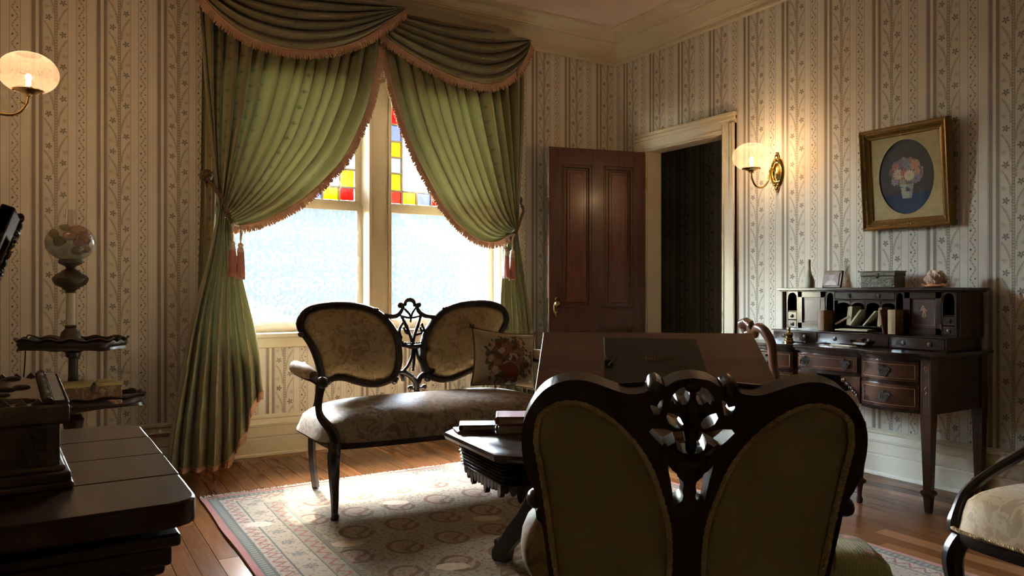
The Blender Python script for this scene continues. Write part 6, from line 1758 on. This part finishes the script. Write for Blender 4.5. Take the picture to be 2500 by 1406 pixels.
# ================================================================ CHEST AND CASKET AT LEFT
cz = 0.77
cs = thing('chest', 'dark oak chest with planked top at the left foreground', 'chest', (-0.06, 1.765, 0), R(1))
q = MB(); q.box((-0.005, 0.0, 0.36), (0.43, 0.72, 0.70)); q.obj('body', M['walnut'], cs, bevel=0.004)
q = MB()
for k, z, h_ in ((0.070, 0.700, 0.022), (0.045, 0.672, 0.034), (0.026, 0.650, 0.022)):
    q.box((-0.005, 0.0, z), (0.43 + k, 0.72 + k, h_))
q.obj('moulding', M['walnut'], cs, bevel=0.006)
TX0, TX1, TY0, TY1 = -0.262, 0.27, -0.425, 0.435
nb = 4
for i in range(nb):
    a, b = TY0 + (TY1 - TY0) * i / nb, TY0 + (TY1 - TY0) * (i + 1) / nb
    q = MB(); pts = []
    r_ = 0.05
    def corner(cx, cy, a0): return [(cx + r_ * math.cos(R(a0 + 22.5 * k)), cy + r_ * math.sin(R(a0 + 22.5 * k))) for k in range(5)]
    if i == 0: pts = [(TX0, b - 0.0006), (TX0, a)] + corner(TX1 - r_, a + r_, -90) + [(TX1, b - 0.0006)]
    elif i == nb - 1: pts = [(TX0, b), (TX0, a + 0.0006), (TX1, a + 0.0006)] + corner(TX1 - r_, b - r_, 0)
    else: pts = [(TX0, b - 0.0006), (TX0, a + 0.0006), (TX1, a + 0.0006), (TX1, b - 0.0006)]
    q.prism(pts, cz - 0.042, cz); q.obj('top_plank', M['chest'], cs, bevel=0.005 if i in (0, nb - 1) else 0.0025)

ck = thing('carved_casket', 'carved oak casket with toothed lid on the chest', 'casket', (-0.128, 1.69, cz), R(3))
hw, hd = 0.148, 0.145
q = MB()
for k, z0, z1 in ((0.012, 0.0, 0.012), (0.008, 0.012, 0.030), (0.0, 0.030, 0.040)): q.box((0, 0, (z0 + z1) / 2), (2 * (hw + k), 2 * (hd + k), z1 - z0))
q.obj('plinth', M['carved'], ck, bevel=0.004)
q = MB(); q.box((0, 0, 0.076), (2 * hw - 0.03, 2 * hd - 0.03, 0.076))
for sx in (-1, 1):
    for sy in (-1, 1): q.box((sx * (hw - 0.02), sy * (hd - 0.02), 0.076), (0.018, 0.018, 0.074))
q.obj('body', M['carved'], ck, bevel=0.002)
q = MB(); rr = random.Random(8)
for k in range(22):      # carved scrolls on the front and the right end
    x = -hw + 0.03 + 2 * (hw - 0.03) * rr.random(); z = 0.05 + 0.052 * rr.random(); a0 = rr.uniform(0, 6)
    q.tube([(x + 0.012 * (1 - 0.1 * t) * math.cos(a0 + 0.6 * t), -hd + 0.013, z + 0.011 * math.sin(a0 + 0.6 * t)) for t in range(8)], 0.003, 5)
for k in range(12):
    y = -hd + 0.03 + 2 * (hd - 0.03) * rr.random(); z = 0.05 + 0.052 * rr.random(); a0 = rr.uniform(0, 6)
    q.tube([(hw - 0.013, y + 0.012 * math.cos(a0 + 0.6 * t), z + 0.011 * math.sin(a0 + 0.6 * t)) for t in range(8)], 0.003, 5)
for k in range(40):
    q.ball((hw - 0.010, -hd + 0.012, 0.042 + 0.0018 * k), 0.0022, 5, 4); q.ball((hw - 0.010, hd - 0.012, 0.042 + 0.0018 * k), 0.0022, 5, 4)
q.obj('relief_carving', M['carved'], ck, smooth=60, fixn=False, kind='stuff')
q = MB(); q.box((0, 0, 0.131), (2 * hw + 0.012, 2 * hd + 0.012, 0.036)); lid = q.obj('lid', M['carved'], ck, bevel=0.006)
q = MB()
for i in range(15):
    x = -hw + (2 * hw) * (i + 0.5) / 15
    q.prism([(x - 0.0085, 0.118), (x + 0.0085, 0.118), (x, 0.142)], -hd - 0.009, -hd - 0.004, 'XZ')
q.obj('triangle_frieze', M['carved'], lid, smooth=0)
q = MB()       # sloping lid field with teeth front and back
q.add([(-hw, -hd, 0.149), (hw - 0.03, -hd, 0.149), (hw - 0.03, hd * 0.9, 0.172), (-hw, hd * 0.9, 0.172), (-hw, hd * 0.9, 0.147), (hw - 0.03, hd * 0.9, 0.147)], [(0, 1, 2, 3), (3, 2, 5, 4), (1, 5, 2), (0, 3, 4)])
for y, z0 in ((-hd + 0.006, 0.149), (hd * 0.9 - 0.004, 0.170)):
    for i in range(11):
        x = -hw + (2 * hw - 0.03) * (i + 0.5) / 11; w_ = 0.010
        q.prism([(x - w_, z0), (x + w_, z0), (x, z0 + 0.011)], y - 0.004, y + 0.004, 'XZ')
for k in range(18):
    x = rr.uniform(-hw + 0.02, hw - 0.06); y = rr.uniform(-hd + 0.03, hd * 0.75); z = 0.149 + (y + hd) / (1.9 * hd) * 0.023
    q.ball((x, y, z + 0.001), (rr.uniform(0.012, 0.03), rr.uniform(0.006, 0.012), 0.007), 10, 6)
q.obj('toothed_panel', M['carved'], lid, smooth=30)
q = MB()
twisted(q, [(hw - 0.026, -hd + 0.002, 0.152), (hw - 0.026, hd * 0.9, 0.176)], 0.008, 24)
q.prism([(-hd, 0.149), (hd * 0.92, 0.149), (hd * 0.92, 0.178), (-hd, 0.155)], hw - 0.017, hw - 0.001, 'YZ')
for k in range(44): t = k / 43; q.ball((hw + 0.003, lerp(-hd, hd * 0.92, t), lerp(0.150, 0.172, t)), 0.0032, 6, 4)
q.obj('rope_moulding', M['carved'], lid, smooth=50, fixn=False)

# ---- tilted carved frame hanging on the left wall
fm_ = thing('hanging_frame', 'carved dark frame hung tilted by wires at the left edge', 'picture frame', (-0.066, 2.60, 1.318))
dn = Vector((-0.049, 0, -0.142)).normalized(); nr = Vector((dn.z, 0, -dn.x)); nr = Vector((0.945, 0, -0.326))
q = MB()
def fp(y, s_, h): p = dn * s_ + nr * h; return (p.x, -y, p.z)
LEN, WID = 0.50, 0.40
for a, b, c, d in ((0, WID, 0, 0.07), (0, WID, LEN - 0.07, LEN), (0, 0.07, 0, LEN), (WID - 0.07, WID, 0, LEN)):
    vs = [fp(y, s_, h) for h in (-0.03, 0.0) for y, s_ in ((a, c), (b, c), (b, d), (a, d))]
    q.add(vs, [(3, 2, 1, 0), (4, 5, 6, 7), (0, 1, 5, 4), (1, 2, 6, 5), (2, 3, 7, 6), (3, 0, 4, 7)])
q.obj('frame', M['carved'], fm_, bevel=0.004)
q = MB(); rr = random.Random(4)
for i in range(26):
    s_ = LEN * (i + 0.5) / 26
    for y in (0.012, 0.045): q.tube([fp(y + 0.014 * math.cos(t * 0.7 + i), s_ + 0.012 * math.sin(t * 0.7 + i), 0.004 + 0.004 * math.sin(t)) for t in range(7)], 0.005, 5)
q.ball(fp(0.0, -0.006, -0.004), (0.012, 0.010, 0.014), 10, 7)
q.obj('carved_border', M['carved'], fm_, smooth=60)
q = MB(); vs = [fp(y, s_, h) for h in (-0.026, -0.016) for y, s_ in ((0.06, 0.06), (WID - 0.06, 0.06), (WID - 0.06, LEN - 0.06), (0.06, LEN - 0.06))]
q.add(vs, [(3, 2, 1, 0), (4, 5, 6, 7), (0, 1, 5, 4), (1, 2, 6, 5), (2, 3, 7, 6), (3, 0, 4, 7)]); q.obj('picture', M['book_brown'], fm_, smooth=0)
for s_, y in ((0.012, 0.012), (0.05, 0.05)):
    q = MB(); p = fp(y, s_, -0.03); q.tube([p, (-0.275, p[1], p[2] + 0.045)], 0.0016, 5); q.obj('wire', M['iron'], fm_)

# ================================================================ SCONCES
def sconce(loc, rz, label):
    sc = thing('wall_sconce', label, 'sconce', loc, rz, 'brass wall sconces with etched globes')
    q = MB(); q.lathe([(0, 0.030), (0.022, 0.026), (0.034, 0.014), (0.040, 0.012), (0.046, 0.020), (0.056, 0.014), (0.060, 0.0), (0, 0)], (0, 0, 0), 36, axis='X', sx=1.0, sy=1.75)
    for z in (0.105, -0.105): q.ball((0.010, 0, z), (0.012, 0.018, 0.022), 12, 8); q.ball((0.010, 0, z * 1.22), (0.010, 0.012, 0.012), 10, 7)
    for z in (0.086, -0.086):
        for y in (-0.016, 0.016): q.ball((0.016, y, z), (0.008, 0.010, 0.009), 8, 6)
    q.obj('backplate', M['brass'], sc, smooth=50)
    q = MB(); q.tube(spline([(0.024, 0, 0.004), (0.060, 0, 0.020), (0.085, 0, -0.010), (0.100, 0, -0.070), (0.150, 0, -0.112), (0.215, 0, -0.110), (0.256, 0, -0.065), (0.265, 0, -0.020)], 8), 0.0065, 8)
    q.ball((0.066, 0, 0.028), (0.010, 0.010, 0.008), 8, 6); q.tube([(0.255, 0, -0.06), (0.235, -0.02, -0.055)], 0.003, 6); q.ball((0.232, -0.024, -0.055), (0.004, 0.010, 0.007), 8, 6)
    q.obj('arm', M['brass'], sc, smooth=60)
    q = MB(); q.lathe([(0, -0.026), (0.012, -0.024), (0.016, -0.014), (0.034, -0.006), (0.056, 0.002), (0.062, 0.010), (0.058, 0.012), (0.0, 0.004)], (0.265, 0, 0), 28)
    for k in range(3): a = R(40 + 120 * k); q.ball((0.265 + 0.064 * math.cos(a), 0.064 * math.sin(a), 0.008), 0.006, 8, 6)
    q.obj('gallery', M['brass'], sc, smooth=50)
    q = MB(); pr = [(0.050, -0.078)] + [(0.124 * math.cos(b), 0.096 * math.sin(b)) for b in [R(-56 + 118 * k / 18) for k in range(19)]] + [(0.052, 0.084)]
    q.lathe(pr, (0, 0, 0), 36); me = q.mesh('glass_globe', 60)
    # open top and bottom: drop the end caps
    bm = bmesh.new(); bm.from_mesh(me); bmesh.ops.delete(bm, geom=[f for f in bm.faces if len(f.verts) > 4], context='FACES_ONLY'); bm.to_mesh(me); bm.free()
    g = link('glass_globe', me, M['globe'], sc); g.location = (0.265, 0, 0.084)
    q = MB(); q.ball((0.265, 0, 0.064), (0.013, 0.013, 0.018), 12, 9); q.lathe([(0.010, 0.0), (0.010, 0.046), (0, 0.046)], (0.265, 0, 0), 10)
    em = Mat('warm_filament') if 'warm_filament' not in _cache else None
    if em: _cache['warm_filament'] = em.done(em.emit((1.0, 0.58, 0.20), 26.0))
    q.obj('bulb', _cache['warm_filament'], sc, smooth=60)
    ld = bpy.data.lights.new('bulb_light', 'POINT'); ld.energy = 2.4; ld.color = (1.0, 0.68, 0.38); ld.shadow_soft_size = 0.02
    l = bpy.data.objects.new('bulb_light', ld); COL.objects.link(l); l.parent = sc; l.location = (0.265, 0, 0.098)
sconce((XR, 3.50, 1.925), R(180), 'lit brass sconce with frosted globe beside the doorway')
sconce((XL, 4.115, 2.025), 0.0, 'lit brass sconce with frosted globe at the upper left edge')

# ================================================================ PICTURE ON THE RIGHT WALL
pc = thing('framed_picture', 'gilt framed oval flower painting above the desk', 'picture', (XR - 0.012, 2.556, 1.475), R(-90))
PWd, PH = 0.535, 0.600
holder = MB()
sec = [(0.0, 0.0), (0.0, -0.040), (0.010, -0.050), (0.020, -0.044), (0.026, -0.036), (0.034, -0.040), (0.042, -0.030), (0.056, -0.022), (0.060, -0.014), (0.060, 0.0)]
vs = []; fs = []; m = len(sec)
for k, (o_, y_) in enumerate(sec): vs += [(-PWd / 2 + o_, y_, o_), (PWd / 2 - o_, y_, o_), (PWd / 2 - o_, y_, PH - o_), (-PWd / 2 + o_, y_, PH - o_)]
for k in range(m):
    k2 = (k + 1) % m
    for j in range(4): fs.append((k * 4 + j, k * 4 + (j + 1) % 4, k2 * 4 + (j + 1) % 4, k2 * 4 + j))
holder.add(vs, fs)
parts_ = [holder.obj('frame', M['gilt'], pc, smooth=30)]
q = MB()
for k in range(64):
    t = (k + 0.5) / 64
    for x, z in ((-PWd / 2 + 0.026 + (PWd - 0.052) * t, 0.026), (-PWd / 2 + 0.026 + (PWd - 0.052) * t, PH - 0.026), (-PWd / 2 + 0.026, 0.026 + (PH - 0.052) * t), (PWd / 2 - 0.026, 0.026 + (PH - 0.052) * t)):
        q.ball((x, -0.038, z), 0.0042, 5, 4)
parts_.append(q.obj('bead_row', M['gilt'], pc, smooth=60, kind='stuff', fixn=False))
ow, oh = PWd - 0.116, PH - 0.116
el = [(0.165 * math.cos(2 * PI * k / 64), 0.215 * math.sin(2 * PI * k / 64)) for k in range(64)]
me = curve_mesh('mat_board', [[(-ow / 2, -oh / 2), (ow / 2, -oh / 2), (ow / 2, oh / 2), (-ow / 2, oh / 2)], el], 0.0015)
me.transform(Matrix(((1, 0, 0, 0), (0, 0, -1, -0.012), (0, 1, 0, PH / 2), (0, 0, 0, 1))))
parts_.append(link('mat_board', me, M['mat_board'], pc))
q = MB(); q.box((0, 0, 0), (ow, 0.003, oh)); c_ = q.obj('painting', M['painting'], pc, smooth=0); c_.location = (0, -0.006, PH / 2)
q = MB(); q.box((0, -0.002, PH / 2), (PWd - 0.01, 0.004, PH - 0.01)); parts_.append(q.obj('backing', M['book_brown'], pc, smooth=0))
pc.rotation_euler = (R(4.5), 0, R(-90))
